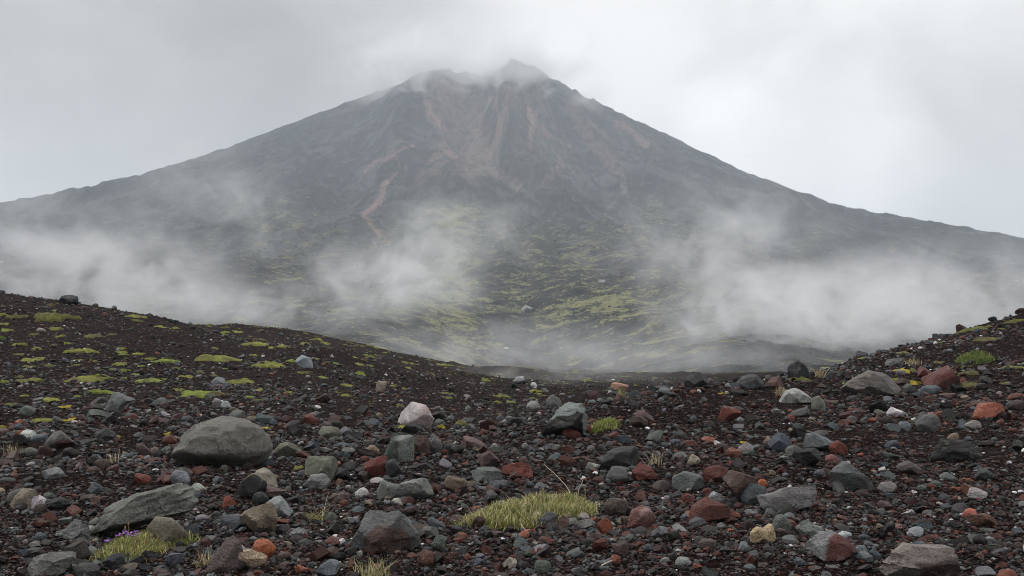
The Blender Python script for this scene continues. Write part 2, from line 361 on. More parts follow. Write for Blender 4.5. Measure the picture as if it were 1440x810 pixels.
# the same heights read along the side profile
_ls = SL[SL[:, 0] <= -257][::-1]; _rs = SL[SL[:, 0] >= 10]
def side_r(h, left):
    t = _ls if left else _rs
    return np.interp(-h, -t[:, 1], np.abs(t[:, 0]) - (230 if left else 0))
def Mz(X, Y):
    d = MY - Y; ad = np.abs(d)
    h = np.interp(ad, FD[:, 0], FD[:, 1])
    def side(x): return np.interp(x, SL[:, 0], SL[:, 1])
    wl = sstep(260, -260, X)
    g = side_r(h, True) * wl + side_r(h, False) * (1 - wl)
    sx = np.where(X < -100, -1.0, 1.0)
    ax = np.where(X < -100, np.abs(X), np.abs(X))
    rho = np.hypot(ax, g)
    zs_l = np.interp(-rho, SL[:, 0], SL[:, 1]); zs_r = np.interp(rho, SL[:, 0], SL[:, 1])
    wm = sstep(150, -150, X)
    cone = zs_l * wm + zs_r * (1 - wm)
    front = np.minimum(h, side(X))
    k = sstep(200, 700, np.hypot(X, 0) )
    z = np.where(ad < 1, side(X), cone)
    near_axis = 1 - sstep(150, 650, np.abs(X))
    z = z * (1 - near_axis) + np.minimum(h - (ZP - np.minimum(side(X), ZP)) * np.exp(-ad / 420), 900) * near_axis
    crest = np.exp(-(d / 45.0) ** 2)
    z = z * (1 - crest) + side(X) * crest
    return z
def mountain():
    ang = np.concatenate([np.linspace(-62, -31, 180)[:-1], np.linspace(-31, 31, 1150)[:-1], np.linspace(31, 62, 180)])
    r = np.concatenate([np.exp(np.linspace(math.log(175), math.log(1200), 330))[:-1], np.linspace(1200, 3080, 520)[:-1], np.linspace(3080, 5200, 60)])
    A, Yg = np.meshgrid(np.radians(ang), r)
    X = Yg * np.tan(A); Y = Yg + 0 * X
    d = MY - Y
    z = Mz(X, Y)
    th = np.arctan2(X, np.maximum(d, 30) + 60); rho = np.hypot(X, d)
    amp = sstep(15, 420, rho) * (1 - 0.75 * sstep(900, 2300, rho))
    amp = amp * (0.25 + 0.75 * np.maximum(sstep(80, 600, d), 1 - sstep(150, 450, np.abs(X))))
    rg = ridged(th * 4.2 + 0.25 * fbm(X / 260, Y / 260, 77, 3), np.log(rho + 60) * 0.8, 41, 4, 0.55)
    z = z + amp * 62 * (rg - 0.62) + amp * 30 * fbm(X / 130, Y / 130, 21, 6, 0.55)
    gl = ridged(th * 19 + .5 * fbm(X / 120, Y / 120, 78, 3), np.log(rho + 60) * 1.3, 43, 4, .6)
    z = z + sstep(40, 500, rho) * (1 - .5 * sstep(1000, 2200, rho)) * (1 - .8 * np.exp(-(d / 120) ** 2)) * 17 * (gl - .6)
    z = z + 8 * sstep(200, 900, Y) * fbm(X / 60, Y / 60, 23, 5, 0.55)
    z = z + 3.0 * fbm(X / 24, Y / 24, 29, 4, 0.6) * sstep(170, 500, Y)
    crag = np.exp(-((d) / 160) ** 2) * (np.exp(-((X - 60) / 330) ** 2))
    z = z + crag * (20 * fbm(X / 36, Y / 90, 51, 4, 0.6))
    def G(x0, y0, x1, y1, w, h):                   # a trough or a spur along a line
        L_ = np.hypot(x1 - x0, y1 - y0); t = np.clip(((X - x0) * (x1 - x0) + (Y - y0) * (y1 - y0)) / L_ ** 2, 0, 1)
        dd = np.hypot(X - x0 - t * (x1 - x0), Y - y0 - t * (y1 - y0))
        wv = w * (1 + 0.35 * fbm(X / 70, Y / 70, int(abs(x0)) % 97, 3))
        return h * np.exp(-(dd / wv) ** 2) * sstep(0, 0.12, t + 0.02) * (1 - 0.9 * sstep(0.7, 1, t))
    z = z + G(-150, 2960, -75, 2480, 62, -44)        # crater breach
    z = z + G(-30, 2890, 30, 2380, 34, 42)           # spur right of it
    z = z + G(60, 2900, 190, 2350, 34, 36) + G(160, 2930, 420, 2300, 40, 34)
    z = z + G(-330, 2900, -260, 2250, 50, 46) + G(-240, 2880, -140, 2480, 26, 14)
    z = z + G(120, 2850, 250, 2250, 30, -30) + G(-75, 2500, 90, 1900, 30, -22) + G(-420, 2650, -330, 1900, 34, -24)
    # the ravine that opens towards the viewer
    xc = 0 + 0.02 * (Y - 500) + 10 * fbm(Y / 160, 0 * Y, 61, 2)
    wv = 34 + 0.06 * (Y - 300)
    z = z - (19 * sstep(230, 420, Y) * (1 - sstep(900, 1700, Y))) * np.exp(-(np.abs(X - xc) / wv) ** 1.4)
    z = z + 9 * sstep(250, 420, Y) * (1 - sstep(600, 1200, Y)) * (np.exp(-((X + 75 + 0.1 * (Y - 400)) / 40) ** 2) + np.exp(-((X - 105 - 0.1 * (Y - 400)) / 50) ** 2))
    z = z - 14 * (1 - sstep(175, 260, Y))
    # bring the skyline to the cone's own profile
    uu = np.tan(np.radians(ang)); top = (z / Y).max(0)
    tgt = np.interp(uu * MY, SL[:, 0], SL[:, 1]) / MY
    cor = tgt - top; kk = np.exp(-0.5 * (np.arange(-24, 25) / 9.0) ** 2); kk /= kk.sum()
    cor = np.convolve(np.pad(cor, 24, mode='edge'), kk, 'valid')
    z = z + cor[None, :] * Y * sstep(0.25, 0.95, (z / Y) / np.maximum(top[None, :], 0.02))
    px = 720 + 1400 * X / Y; py = 470 - 1400 * z / Y
    wob = 7 * fbm(X / 30, Y / 40, 71, 4, .6)
    def streak(pts, w):
        m = np.zeros_like(px)
        for (x0, y0), (x1, y1) in zip(pts, pts[1:]):
            L2 = (x1 - x0) ** 2 + (y1 - y0) ** 2 + 1e-6
            t = np.clip(((px - x0) * (x1 - x0) + (py - y0) * (y1 - y0)) / L2, 0, 1)
            dd = np.hypot(px - x0 - t * (x1 - x0), py - y0 - t * (y1 - y0)) + wob
            m = np.maximum(m, 1 - sstep(w * 0.4, w * 1.3, dd))
        return m * (.35 + .65 * sstep(-.25, .1, fbm(X / 11, Y / 16, 171, 4, .6)))
    n = fbm(X / 55, Y / 80, 81, 5)
    w1 = fbm(X / 150, Y / 150, 91, 4)
    flow_shade = .5 + .75 * fbm(th * 22 + 1.6 * w1, np.log(rho + 40) * 2.6 + w1, 93, 7, .7) + .35 * fbm(X / 22, Y / 30, 95, 4, .6)  # lava streaks, light and dark, that also paint relief shading into the colour
    sc = 0.9 * streak([(580, 205), (556, 214), (563, 238), (540, 262), (534, 285), (510, 303), (528, 324), (548, 346)], 3.2)
    sc = np.maximum(sc, 0.9 * streak([(566, 209), (548, 224), (530, 227), (516, 240)], 4)); sc = np.maximum(sc, 0.6 * streak([(563, 238), (580, 232), (592, 240), (612, 222)], 2.2))
    sc = np.maximum(sc, 0.9 * streak([(742, 150), (749, 172), (745, 205)], 4)); sc = np.maximum(sc, 0.55 * streak([(748, 165), (772, 190), (800, 205)], 4))
    sc = np.maximum(sc, 0.7 * streak([(868, 172), (888, 186), (908, 204)], 6)); sc = np.maximum(sc, 0.4 * streak([(800, 150), (830, 195), (870, 240)], 10))
    sc = np.maximum(sc, 1.0 * streak([(597, 130), (602, 160), (622, 185)], 5)); sc = np.maximum(sc, 0.75 * streak([(622, 205), (640, 222)], 5))
    sc = np.maximum(sc, 0.5 * streak([(640, 150), (655, 190), (668, 225)], 34) * (0.8 + 0.4 * n))
    sc = np.maximum(sc, 0.42 * streak([(668, 225), (690, 243), (730, 262)], 8))
    sc = np.maximum(sc, 0.6 * streak([(630, 135), (650, 175), (672, 215)], 30)); sc = np.maximum(sc, 0.25 * (1 - sstep(150, 260, py)) * sstep(-0.1, 0.5, n) * np.exp(-((px - 690) / 110) ** 2))
    ln_ = ridged(th * 13 + .9 * w1, np.log(rho + 50) * 1.5, 191, 3, .5)
    sc = np.maximum(sc, .7 * sstep(.82, .88, ln_) * sstep(285, 215, py) * np.exp(-((px - 700) / 170) ** 2))
    pale = 0.75 * streak([(876, 248), (880, 268), (858, 290), (850, 303), (884, 320)], 3.2)
    pale = np.maximum(pale, 0.5 * streak([(668, 190), (672, 215), (690, 236)], 14))
    pale = np.maximum(pale, 0.6 * streak([(690, 243), (735, 268), (770, 292)], 3)); pale = np.maximum(pale, 0.35 * streak([(640, 230), (690, 262), (740, 290)], 3))
    pale = np.maximum(pale, 0.35 * streak([(770, 200), (800, 235), (830, 258)], 4)); pale = np.maximum(pale, 0.5 * streak([(702, 492), (730, 500), (760, 520)], 5))
    pale = np.maximum(pale, 0.35 * streak([(320, 248), (360, 238), (400, 222)], 3))
    pale = np.maximum(pale, .42 * sstep(-.05, .4, fbm(X / 16, Y / 26, 203, 5, .65)) * np.exp(-((px - 790) / 75) ** 2 - ((py - 225) / 42) ** 2))
    pale = np.maximum(pale, .25 * sstep(.1, .5, fbm(X / 14, Y / 26, 207, 5, .65)) * sstep(380, 300, py))
    cx = np.exp(-((px - 730) / 290) ** 4)
    mo = sstep(330, 430, py) * (0.9 - .3 * sstep(435, 480, py)) * (.74 + .2 * cx)
    mo = np.maximum(mo, 1.0 * sstep(268, 296, py) * np.exp(-((px - 640) / 75) ** 2)); mo = np.maximum(mo, 0.72 * sstep(225, 300, py) * np.exp(-((px - 400) / 110) ** 2))
    mo = np.maximum(mo, 0.75 * sstep(280, 330, py) * np.exp(-((px - 800) / 170) ** 2)); mo = np.maximum(mo, 0.8 * sstep(250, 290, py) * np.exp(-((px - 915) / 32) ** 2))
    mo = np.maximum(mo, (.52 + .18 * cx) * sstep(260, 330, py))
    mo = np.maximum(mo, 1.25 * streak([(585, 415), (640, 448), (700, 482)], 12)); mo = np.maximum(mo, 1.2 * streak([(880, 415), (800, 440), (740, 470)], 16))
    mo = mo * (1 - 0.8 * np.exp(-(np.abs(X - xc) / (wv * 0.25)) ** 2) * (Y < 900))
    zone = np.stack([np.clip(sc, 0, 1), np.clip(mo, 0, 1.2), np.clip(pale, 0, 1)], -1).reshape(-1, 3)
    V = np.stack([X, Y, z + EYE], -1).reshape(-1, 3)
    nr, na = X.shape
    i, j = np.meshgrid(np.arange(nr - 1), np.arange(na - 1), indexing='ij')
    F = np.stack([i * na + j, i * na + j + 1, (i + 1) * na + j + 1, (i + 1) * na + j], -1).reshape(-1, 4)
    global M_U, M_Y, M_Z
    M_U, M_Y, M_Z = np.tan(np.radians(ang)), r, z + EYE
    o = mesh_np('mountain', V, F, M_MTN, smooth=True, attrs={'zone': zone, 'flow_shade': flow_shade.ravel()}); o['kind'] = 'structure'
mountain()

# ------------------------------------------------------------------ air: haze and drifting mist
def box_mesh(name, x0, x1, y0, y1, z0, z1):
    V = [(x, y, z) for x in (x0, x1) for y in (y0, y1) for z in (z0, z1)]
    F = [(0, 1, 3, 2), (4, 6, 7, 5), (0, 4, 5, 1), (2, 3, 7, 6), (0, 2, 6, 4), (1, 5, 7, 3)]
    return mesh_np(name, np.array(V, float), np.array(F))
def haze():
    m = NT('thin_haze')
    v = m.n('ShaderNodeVolumePrincipled'); v.inputs['Color'].default_value = (0.835, 0.925, 1.0, 1)
    v.inputs['Density'].default_value = 1.7e-4; v.inputs['Anisotropy'].default_value = 0.0
    m.l(v.outputs[0], m.out.inputs['Volume'])
    o = box_mesh('haze', -6600, 6600, -6600, 6600, -62, 930); o.data.materials.append(m.m); o['kind'] = 'stuff'
haze()
MISTS = [
 # centre px, py, distance, half width px, half height px, half depth m, density at core, seed
 (1150, 440, 420, 300, 92, 150, 1.4, 1), (1290, 420, 520, 300, 100, 170, 0.8, 2), (1010, 350, 700, 200, 120, 160, 0.5, 3),
 (130, 390, 520, 260, 85, 150, 0.85, 4), (560, 395, 560, 170, 70, 120, 0.9, 5), (640, 335, 700, 170, 70, 120, 0.5, 6),
 (300, 300, 800, 140, 130, 140, 0.35, 7), (760, 480, 330, 320, 50, 110, 0.2, 8), (330, 430, 330, 330, 50, 90, 0.6, 9),
 (600, 110, 2860, 180, 62, 160, 1.45, 10), (775, 122, 2840, 120, 55, 110, 0.5, 11), (660, 80, 2980, 260, 75, 160, 0.7, 16), (830, 505, 170, 420, 34, 45, 0.2, 17), (770, 526, 85, 300, 22, 24, 0.2, 18), (560, 500, 130, 220, 30, 30, 0.16, 19), (60, 330, 900, 260, 90, 160, 0.4, 12),
 (900, 492, 300, 400, 50, 90, 0.16, 13), (560, 480, 270, 260, 40, 70, 0.12, 14), (680, 110, 2950, 150, 40, 120, 0.6, 15),
]
def mist(px, py, Y, wx, wz, dy, dens, seed):
    sx, sz = wx / 1400 * Y, wz / 1400 * Y
    bpy_me = bpy.data.meshes.new('mist_bank'); bm = bmesh.new(); bmesh.ops.create_icosphere(bm, subdivisions=3, radius=1.0); bm.to_mesh(bpy_me); bm.free()
    o = bpy.data.objects.new('mist_bank', bpy_me); col.objects.link(o)
    o.location = ((px - 720) / 1400 * Y, Y, EYE + (470 - py) / 1400 * Y); o.scale = (sx, dy, sz)
    m = NT('drifting_mist'); ob = m.obj()
    ln = m.n('ShaderNodeVectorMath', operation='LENGTH'); m.l(ob, ln.inputs[0])
    mp_ = m.n('ShaderNodeMapping'); mp_.inputs['Scale'].default_value = (0.0105 * wx, 0.0105 * dy * 1400 / Y * 0.6, 0.0125 * wz); mp_.inputs['Location'].default_value = (seed * 3.1, seed * 7.7, seed * 1.3)
    m.l(ob, mp_.inputs[0])
    nz = m.noise(mp_.outputs[0], 1.3, 8, 0.66, 0.7)
    fall = m.ss(ln.outputs['Value'], 1.0, 0.0)
    shape = m.math('MULTIPLY', fall, m.ss(nz, 0.43, 0.66))
    k = dens * 4.6 / dy
    vv = m.n('ShaderNodeVolumePrincipled'); vv.inputs['Color'].default_value = (0.985, 0.99, 1.0, 1); vv.inputs['Anisotropy'].default_value = 0.0
    m.l(m.math('MULTIPLY', shape, k), vv.inputs['Density']); m.l(vv.outputs[0], m.out.inputs['Volume'])
    bpy_me.materials.append(m.m); o['kind'] = 'stuff'
    return o
for a in MISTS: mist(*a)
def hit_mountain(px, py):
    c = int(np.argmin(np.abs(M_U - (px - 720) / 1400))); s = (M_Z[:, c] - EYE) / M_Y
    k = int(np.argmax(s >= (470 - py) / 1400)); return M_U[c] * M_Y[k], M_Y[k], M_Z[k, c]

# ------------------------------------------------------------------ stones
COL = dict(grey=(.105, .103, .100), lgrey=(.20, .20, .198), dgrey=(.042, .042, .044), black=(.014, .014, .015), blue=(.075, .088, .10),
           pblue=(.15, .168, .185), red=(.095, .028, .021), brick=(.15, .048, .034), orange=(.27, .085, .042), maroon=(.042, .017, .015),
           mauve=(.085, .055, .053), brown=(.068, .046, .037), tan=(.20, .15, .105), cream=(.36, .275, .18), white=(.46, .45, .43),
           pink=(.25, .175, .16), olive=(.115, .115, .088), green=(.095, .108, .096), salmon=(.36, .13, .10))
_ico = {}
def ico(n):
    if n not in _ico:
        bm = bmesh.new(); bmesh.ops.create_icosphere(bm, subdivisions=n, radius=1.0)
        V = np.array([v.co[:] for v in bm.verts]); F = np.array([[v.index for v in f.verts] for f in bm.faces]); bm.free()
        _ico[n] = (V, F)
    return _ico[n]
def rand_outline(r, kind):
    n = int(r.integers(6, 10))
    a = np.sort((np.arange(n) + r.uniform(-.32, .32, n)) / n * 2 * np.pi)
    q = r.uniform(.8, 1.0, n) if kind == 'round' else r.uniform(.68, 1.0, n)
    P = np.stack([np.cos(a) * q, np.sin(a) * q], 1)
    P[:, 1] = np.where(P[:, 1] < -.55, -.55 + (P[:, 1] + .55) * .3, P[:, 1])
    mn, mxx = P.min(0), P.max(0); return (P - mn) / (mxx - mn) * 2 - 1
def poly_radius(P, phi):
    c = P.mean(0) * 0.0
    d = np.stack([np.cos(phi), np.sin(phi)], 1); best = np.full(len(phi), 0.05)
    for k in range(len(P)):
        a, b_ = P[k], P[(k + 1) % len(P)]; e = b_ - a
        den = d[:, 0] * e[1] - d[:, 1] * e[0]
        with np.errstate(divide='ignore', invalid='ignore'):
            t = (a[0] * e[1] - a[1] * e[0]) / den; s = (a[0] * d[:, 1] - a[1] * d[:, 0]) / den
        ok = (np.abs(den) > 1e-9) & (s >= -1e-6) & (s <= 1 + 1e-6) & (t > 0)
        best = np.where(ok, np.maximum(best, t), best)
    return best
def rock_shape(seed, w, h, dep, kind='ang', outline=None, sub=4, under=0.0, rough=1.0, cuts=None):
    """a stone w wide, dep deep and h high, base at z = 0; the outline is its front view"""
    r = np.random.default_rng(seed)
    D, F = ico(sub)
    P = np.array(outline, float) if outline is not None else rand_outline(r, kind)
    if outline is not None:
        mn, mxx = P.min(0), P.max(0); P = (P - mn) / (mxx - mn) * 2 - 1; P[:, 1] = -P[:, 1]
    phi = np.arctan2(D[:, 2], D[:, 0]); q = np.sqrt(D[:, 0] ** 2 + D[:, 2] ** 2)
    R = poly_radius(P, phi); Ra = 0.5 * (poly_radius(P, phi + .09) + poly_radius(P, phi - .09)); R = .7 * R + .3 * Ra
    e = {'round': 1.0, 'ang': 0.62, 'slab': 0.55}[kind]
    qq = q ** e
    p = np.stack([R * np.cos(phi) * qq, np.sign(D[:, 1]) * np.abs(D[:, 1]) ** (1.0 if kind == 'round' else .8), R * np.sin(phi) * qq], 1)
    nk, lo, hi = {'round': (9, .6, .86), 'ang': (20, .36, .74), 'slab': (15, .4, .74)}[kind]
    if cuts: nk, lo, hi = cuts
    for k in range(nk):
        n = r.normal(size=3); n[1] *= 1.3
        if k % 2 == 0: n[1] = -abs(n[1]) - .3
        if k % 3 == 0: n[2] = abs(n[2])
        n /= np.linalg.norm(n); d = r.uniform(lo, hi)
        ex = np.maximum(0, p @ n - d); p = p - (ex * (1.0 if kind != 'round' else .85))[:, None] * n
    if under:
        t = sstep(-.05, -.7, p[:, 2]) * (p[:, 1] < .3); p[:, 1] = p[:, 1] * (1 - t * under) + .2 * t * under
    am = {'round': .065, 'ang': .05, 'slab': .045}[kind] * rough
    f = fbm3(p * 1.6 + seed % 91, seed % 100, 5 if sub >= 4 else 3, .55)
    p = p + D * (am * f)[:, None]
    if sub >= 4:
        p = p + D * (am * .7 * fbm3(p * np.array([6, 6, 9.]) + seed % 37, seed % 83, 3, .6))[:, None]
        st = np.sin(p[:, 2] * 16 + 5 * f + p[:, 0] * 3) * .012 * rough
        if kind == 'slab': p = p + D * st[:, None]
    mn, mxx = p.min(0), p.max(0); p = (p - (mn + mxx) / 2) / (mxx - mn)
    p[:, 2] += .5
    return p * np.array([w, dep, h]), F, D, f
def stone_colours(seed, V, D, f, c, c2=None, cdir=None, ct=0.1, spots=0.0):
    r = np.random.default_rng(seed + 5)
    base = 1.3 * np.array(COL[c] if isinstance(c, str) else c) ** 1.1
    g = np.repeat(base[None], len(V), 0)
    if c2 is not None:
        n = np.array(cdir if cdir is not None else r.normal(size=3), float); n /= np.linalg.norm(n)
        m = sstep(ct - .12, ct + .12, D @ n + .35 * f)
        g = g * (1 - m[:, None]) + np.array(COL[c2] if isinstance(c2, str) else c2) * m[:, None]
    g = g * (1 + .35 * f)[:, None] * (1 + .022 * r.normal(size=3))
    return np.clip(g, .006, .8)
LANDMARKS = []                  # (x, y, half width, how one would name it)
STONES = [0]
def place_stone(name, label, cat, box, c, kind='ang', outline=None, c2=None, cdir=None, ct=.1, deep=.8, sub=4, under=0., rough=1., rot=0., mark=None, group=None, sink=.24, seed=None, cuts=None, roll=0., foot=None):
    x0, y0, x1, y1 = box; STONES[0] += 1
    sd_ = seed if seed is not None else 1000 + int(x0 * 7 + y0 * 131) % 100000
    X, Y = hit((x0 + x1) / 2, foot or y1)
    w = (x1 - x0) / 1400 * Y; h = (y1 - y0) / 1400 * Y
    dep = max(w * deep, h * .7)
    hh = h * (1 + sink)
    V, F, D, f = rock_shape(sd_, w, hh, dep, kind, outline, sub, under, rough, cuts)
    o = mesh_np(name, V, F, M_STONE, colour=stone_colours(sd_, V, D, f, c, c2, cdir, ct), smooth=sub >= 3 or kind == 'round')
    if sub >= 3 and kind != 'round':
        try: o.data.set_sharp_from_angle(angle=radians(24))
        except Exception: pass
    Yc = Y + dep * .36; Xc = X / Y * Yc
    zb = EYE + (470 - y1) / 1400 * Y
    o.location = (Xc, Yc, min(zb, H1(Xc, Yc) + .08 * h) - h * sink) if not foot else (Xc, Yc, zb)
    o.rotation_euler = (0, roll, rot)
    tag(o, label, cat, group)
    if mark: LANDMARKS.append((Xc, Yc, w / 2, mark))
    return o
S = place_stone
# the stones one would point out, front view outlines in photo pixels
S('boulder', 'big rounded grey boulder, the largest stone on the slope', 'boulder', (243, 588, 386, 660), (.125, .123, .112), 'round', [(243, 645), (252, 628), (262, 610), (285, 593), (310, 588), (345, 592), (372, 600), (384, 612), (385, 626), (376, 648), (350, 652), (330, 660), (300, 658), (270, 655)], under=.7, sub=5, rough=1.25, deep=.75, cuts=(12, .6, .9), mark='the big rounded grey boulder')
S('boulder', 'long leaning grey boulder with a black hollow beneath, behind the flowering cushion', 'boulder', (134, 704, 286, 745), (.13, .128, .117), 'slab', [(134, 745), (138, 716), (165, 709), (205, 707), (240, 704), (262, 706), (284, 718), (286, 735), (265, 745)], sub=5, deep=.5, roll=-.30, foot=757, rough=1.5, cuts=(12, .6, .9), mark='the long leaning grey boulder')
S('rock', 'tan grey rounded rock at the back of the flowering cushion', 'rock', (203, 729, 266, 768), (.16, .14, .11), 'round', sub=4, deep=.7)
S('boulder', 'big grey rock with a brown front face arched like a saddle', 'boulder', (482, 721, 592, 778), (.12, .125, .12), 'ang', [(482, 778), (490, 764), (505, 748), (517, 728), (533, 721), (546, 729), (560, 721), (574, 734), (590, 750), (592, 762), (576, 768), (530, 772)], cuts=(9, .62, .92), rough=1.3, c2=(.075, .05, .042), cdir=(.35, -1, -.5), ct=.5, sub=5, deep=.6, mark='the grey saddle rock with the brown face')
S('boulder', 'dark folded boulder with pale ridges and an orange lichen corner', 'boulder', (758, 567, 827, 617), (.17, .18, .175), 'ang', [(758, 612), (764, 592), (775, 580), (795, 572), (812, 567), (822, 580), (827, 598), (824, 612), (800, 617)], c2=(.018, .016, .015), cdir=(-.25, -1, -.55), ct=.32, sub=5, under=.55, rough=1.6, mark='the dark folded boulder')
S('rock', 'red brown rock tucked under the dark folded boulder', 'rock', (790, 600, 817, 617), 'red', sub=3)
S('boulder', 'pale pinkish white boulder alone on the smooth cinder slope', 'boulder', (559, 566, 610, 600), (.34, .30, .285), 'round', [(559, 598), (561, 582), (567, 570), (582, 566), (598, 571), (607, 582), (610, 598)], c2=(.40, .39, .38), cdir=(-1, -.4, .2), ct=.35, sub=4, mark='the pale pinkish white boulder')
S('rock', 'grey green fractured rock leaning towards a brown mound', 'rock', (538, 612, 583, 650), 'green', 'ang', [(538, 645), (548, 632), (562, 620), (575, 612), (582, 622), (583, 648), (560, 645)], c2='lgrey', cdir=(1, -.3, .2), ct=.5, sub=4, rough=1.4, mark='the grey green fractured rock')
S('rock', 'brown crumbly rock joined on the pale green fractured one', 'rock', (577, 612, 606, 640), 'brown', sub=4, rough=1.5)
S('rock', 'small grey rounded rock beside the brown crumbly one', 'rock', (603, 614, 622, 636), 'grey', 'round', sub=3)
S('rock', 'brick red angular rock touching a dark pointed stone', 'rock', (511, 642, 544, 671), 'red', 'ang', [(511, 668), (515, 652), (528, 645), (540, 642), (544, 655), (536, 671)], sub=4, mark='the brick red angular rock')
S('rock', 'dark pointed stone against the brick red angular rock', 'rock', (540, 646, 566, 671), 'dgrey', 'ang', [(540, 671), (543, 650), (550, 646), (566, 670)], sub=4)
S('stone', 'pale tan rounded stone above the brick red angular rock', 'stone', (512, 626, 534, 642), 'tan', 'round', sub=3)
S('rock', 'knobbly grey white rock near the pale tan rounded stone', 'rock', (480, 629, 500, 641), 'lgrey', sub=3, rough=1.6)
S('rock', 'arched pale grey rock curling over a smooth pebble', 'rock', (557, 673, 611, 702), (.16, .165, .155), 'ang', [(557, 690), (560, 678), (575, 673), (593, 676), (603, 684), (611, 697), (600, 700), (575, 702)], sub=5, under=.8, rough=1.3, mark='the arched pale grey rock')
S('rock', 'pale grey lump with dark cracks beside the arched rock', 'rock', (530, 676, 560, 703), (.16, .165, .155), 'round', sub=4, rough=1.7)
S('stone', 'smooth grey pebble sheltered under the arched pale grey rock', 'stone', (563, 686, 587, 702), (.15, .155, .14), 'round', sub=3, deep=.5)
S('stone', 'flat white stone left of the arched pale grey rock', 'stone', (499, 686, 519, 699), 'white', 'round', sub=3, mark='the flat white stone')
S('rock', 'brown rounded rock with a red base in front of the saddle rock', 'rock', (513, 761, 534, 780), 'brown', 'round', c2='red', cdir=(0, 0, -1), ct=.2, sub=4)
S('rock', 'deep red flat rock in the middle of the slope', 'rock', (704, 651, 753, 672), 'brick', 'ang', [(704, 670), (708, 658), (725, 655), (742, 651), (753, 660), (750, 672)], sub=4, rough=1.3, mark='the deep red flat rock')
S('rock', 'grey green flat rock beside the deep red flat one', 'rock', (663, 659, 707, 678), 'green', 'slab', sub=4, mark='the grey green flat rock')
S('rock', 'tan brown rounded rock half sunk in dark gravel', 'rock', (624, 670, 658, 690), (.14, .10, .075), 'round', sub=4, rough=1.3, mark='the tan brown rounded rock')
S('rock', 'curved grey splinter of rock right of the saddle rock', 'rock', (606, 753, 632, 781), 'green', 'ang', [(606, 781), (608, 765), (618, 756), (631, 753), (622, 765), (624, 781)], sub=4, mark='the curved grey splinter')
S('boulder', 'dark charcoal boulder beside a fan of dry straw grass', 'boulder', (841, 629, 899, 661), (.038, .037, .037), 'ang', [(841, 660), (850, 645), (858, 635), (880, 629), (893, 638), (899, 660)], sub=4, rough=1.3, mark='the dark charcoal boulder')
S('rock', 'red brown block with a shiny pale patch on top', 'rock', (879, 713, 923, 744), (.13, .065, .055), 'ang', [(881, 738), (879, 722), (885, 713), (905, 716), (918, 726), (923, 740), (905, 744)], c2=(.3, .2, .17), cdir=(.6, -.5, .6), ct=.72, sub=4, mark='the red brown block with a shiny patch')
S('rock', 'orange red crumbly rock left of the red brown shiny block', 'rock', (839, 730, 863, 753), (.19, .062, .035), sub=4, rough=1.6)
S('stone', 'mauve heart shaped stone below the orange red crumbly rock', 'stone', (860, 762, 886, 782), 'mauve', 'round', [(862, 764), (870, 767), (878, 762), (886, 768), (882, 778), (875, 782), (868, 776)], sub=4)
S('stone', 'dark red stone touching the mauve heart shaped stone', 'stone', (832, 758, 853, 777), 'red', sub=3)
S('boulder', 'brown mauve boulder at the edge of the grass patch', 'boulder', (849, 702, 884, 726), (.075, .058, .052), 'round', sub=4, mark='the brown mauve boulder')
S('stone', 'dark red stone overlapping the brown mauve boulder', 'stone', (863, 709, 885, 724), 'red', 'round', sub=3)
S('rock', 'dark maroon pyramid of rock at the front of the grass patch', 'rock', (662, 727, 683, 744), 'maroon', 'ang', [(662, 744), (668, 732), (674, 727), (683, 743)], sub=4)
S('rock', 'smooth grey slab leaning on the grass patch', 'rock', (753, 719, 786, 741), (.105, .105, .11), 'slab', [(753, 741), (760, 730), (775, 720), (786, 719), (778, 735)], sub=4, mark='the smooth grey slab by the grass')
S('stone', 'brown upright stone in front of the grass patch', 'stone', (785, 728, 801, 745), (.10, .062, .048), sub=3)
S('rock', 'mauve angular rock in the dark red bank', 'rock', (889, 577, 921, 596), 'mauve', 'ang', [(889, 592), (897, 579), (919, 586), (921, 595), (905, 596)], sub=4, mark='the mauve angular rock')
S('rock', 'flat grey green stone below the mauve angular rock', 'stone', (907, 605, 934, 621), 'green', 'slab', sub=3, mark='the flat grey green stone')
S('stone', 'greenish flat pebble near the lower edge of the slope', 'stone', (750, 789, 776, 805), 'green', 'round', sub=4, mark='the greenish flat pebble')
S('stone', 'pale cream stone near the lower edge of the slope', 'stone', (704, 784, 727, 800), (.32, .28, .23), 'ang', sub=4, mark='the pale cream stone')
S('rock', 'long pale grey stone lying flat on fine dark grit', 'rock', (795, 772, 821, 784), 'grey', 'slab', sub=4)
S('rock', 'dark red flat rock beside the dry straw grass', 'rock', (888, 654, 927, 678), 'red', 'slab', sub=4)
S('rock', 'mauve slanting slab uphill of the deep red flat rock', 'rock', (671, 635, 704, 656), 'mauve', 'slab', [(671, 638), (680, 635), (695, 645), (704, 655), (690, 656), (676, 650)], sub=4)
S('rock', 'pinkish brown flat rock behind the mauve slanting slab', 'rock', (650, 614, 683, 632), (.13, .085, .078), 'ang', sub=4)
S('stone', 'grey oval stone at the rim of the dark red bank', 'stone', (740, 564, 760, 579), 'lgrey', 'round', sub=3)
S('stone', 'grey rounded stone just behind the dark folded boulder', 'stone', (767, 556, 791, 573), 'grey', 'round', sub=3)
S('rock', 'small dark cap of red rock on the rim of the bank', 'rock', (822, 550, 847, 566), 'maroon', 'ang', sub=4)
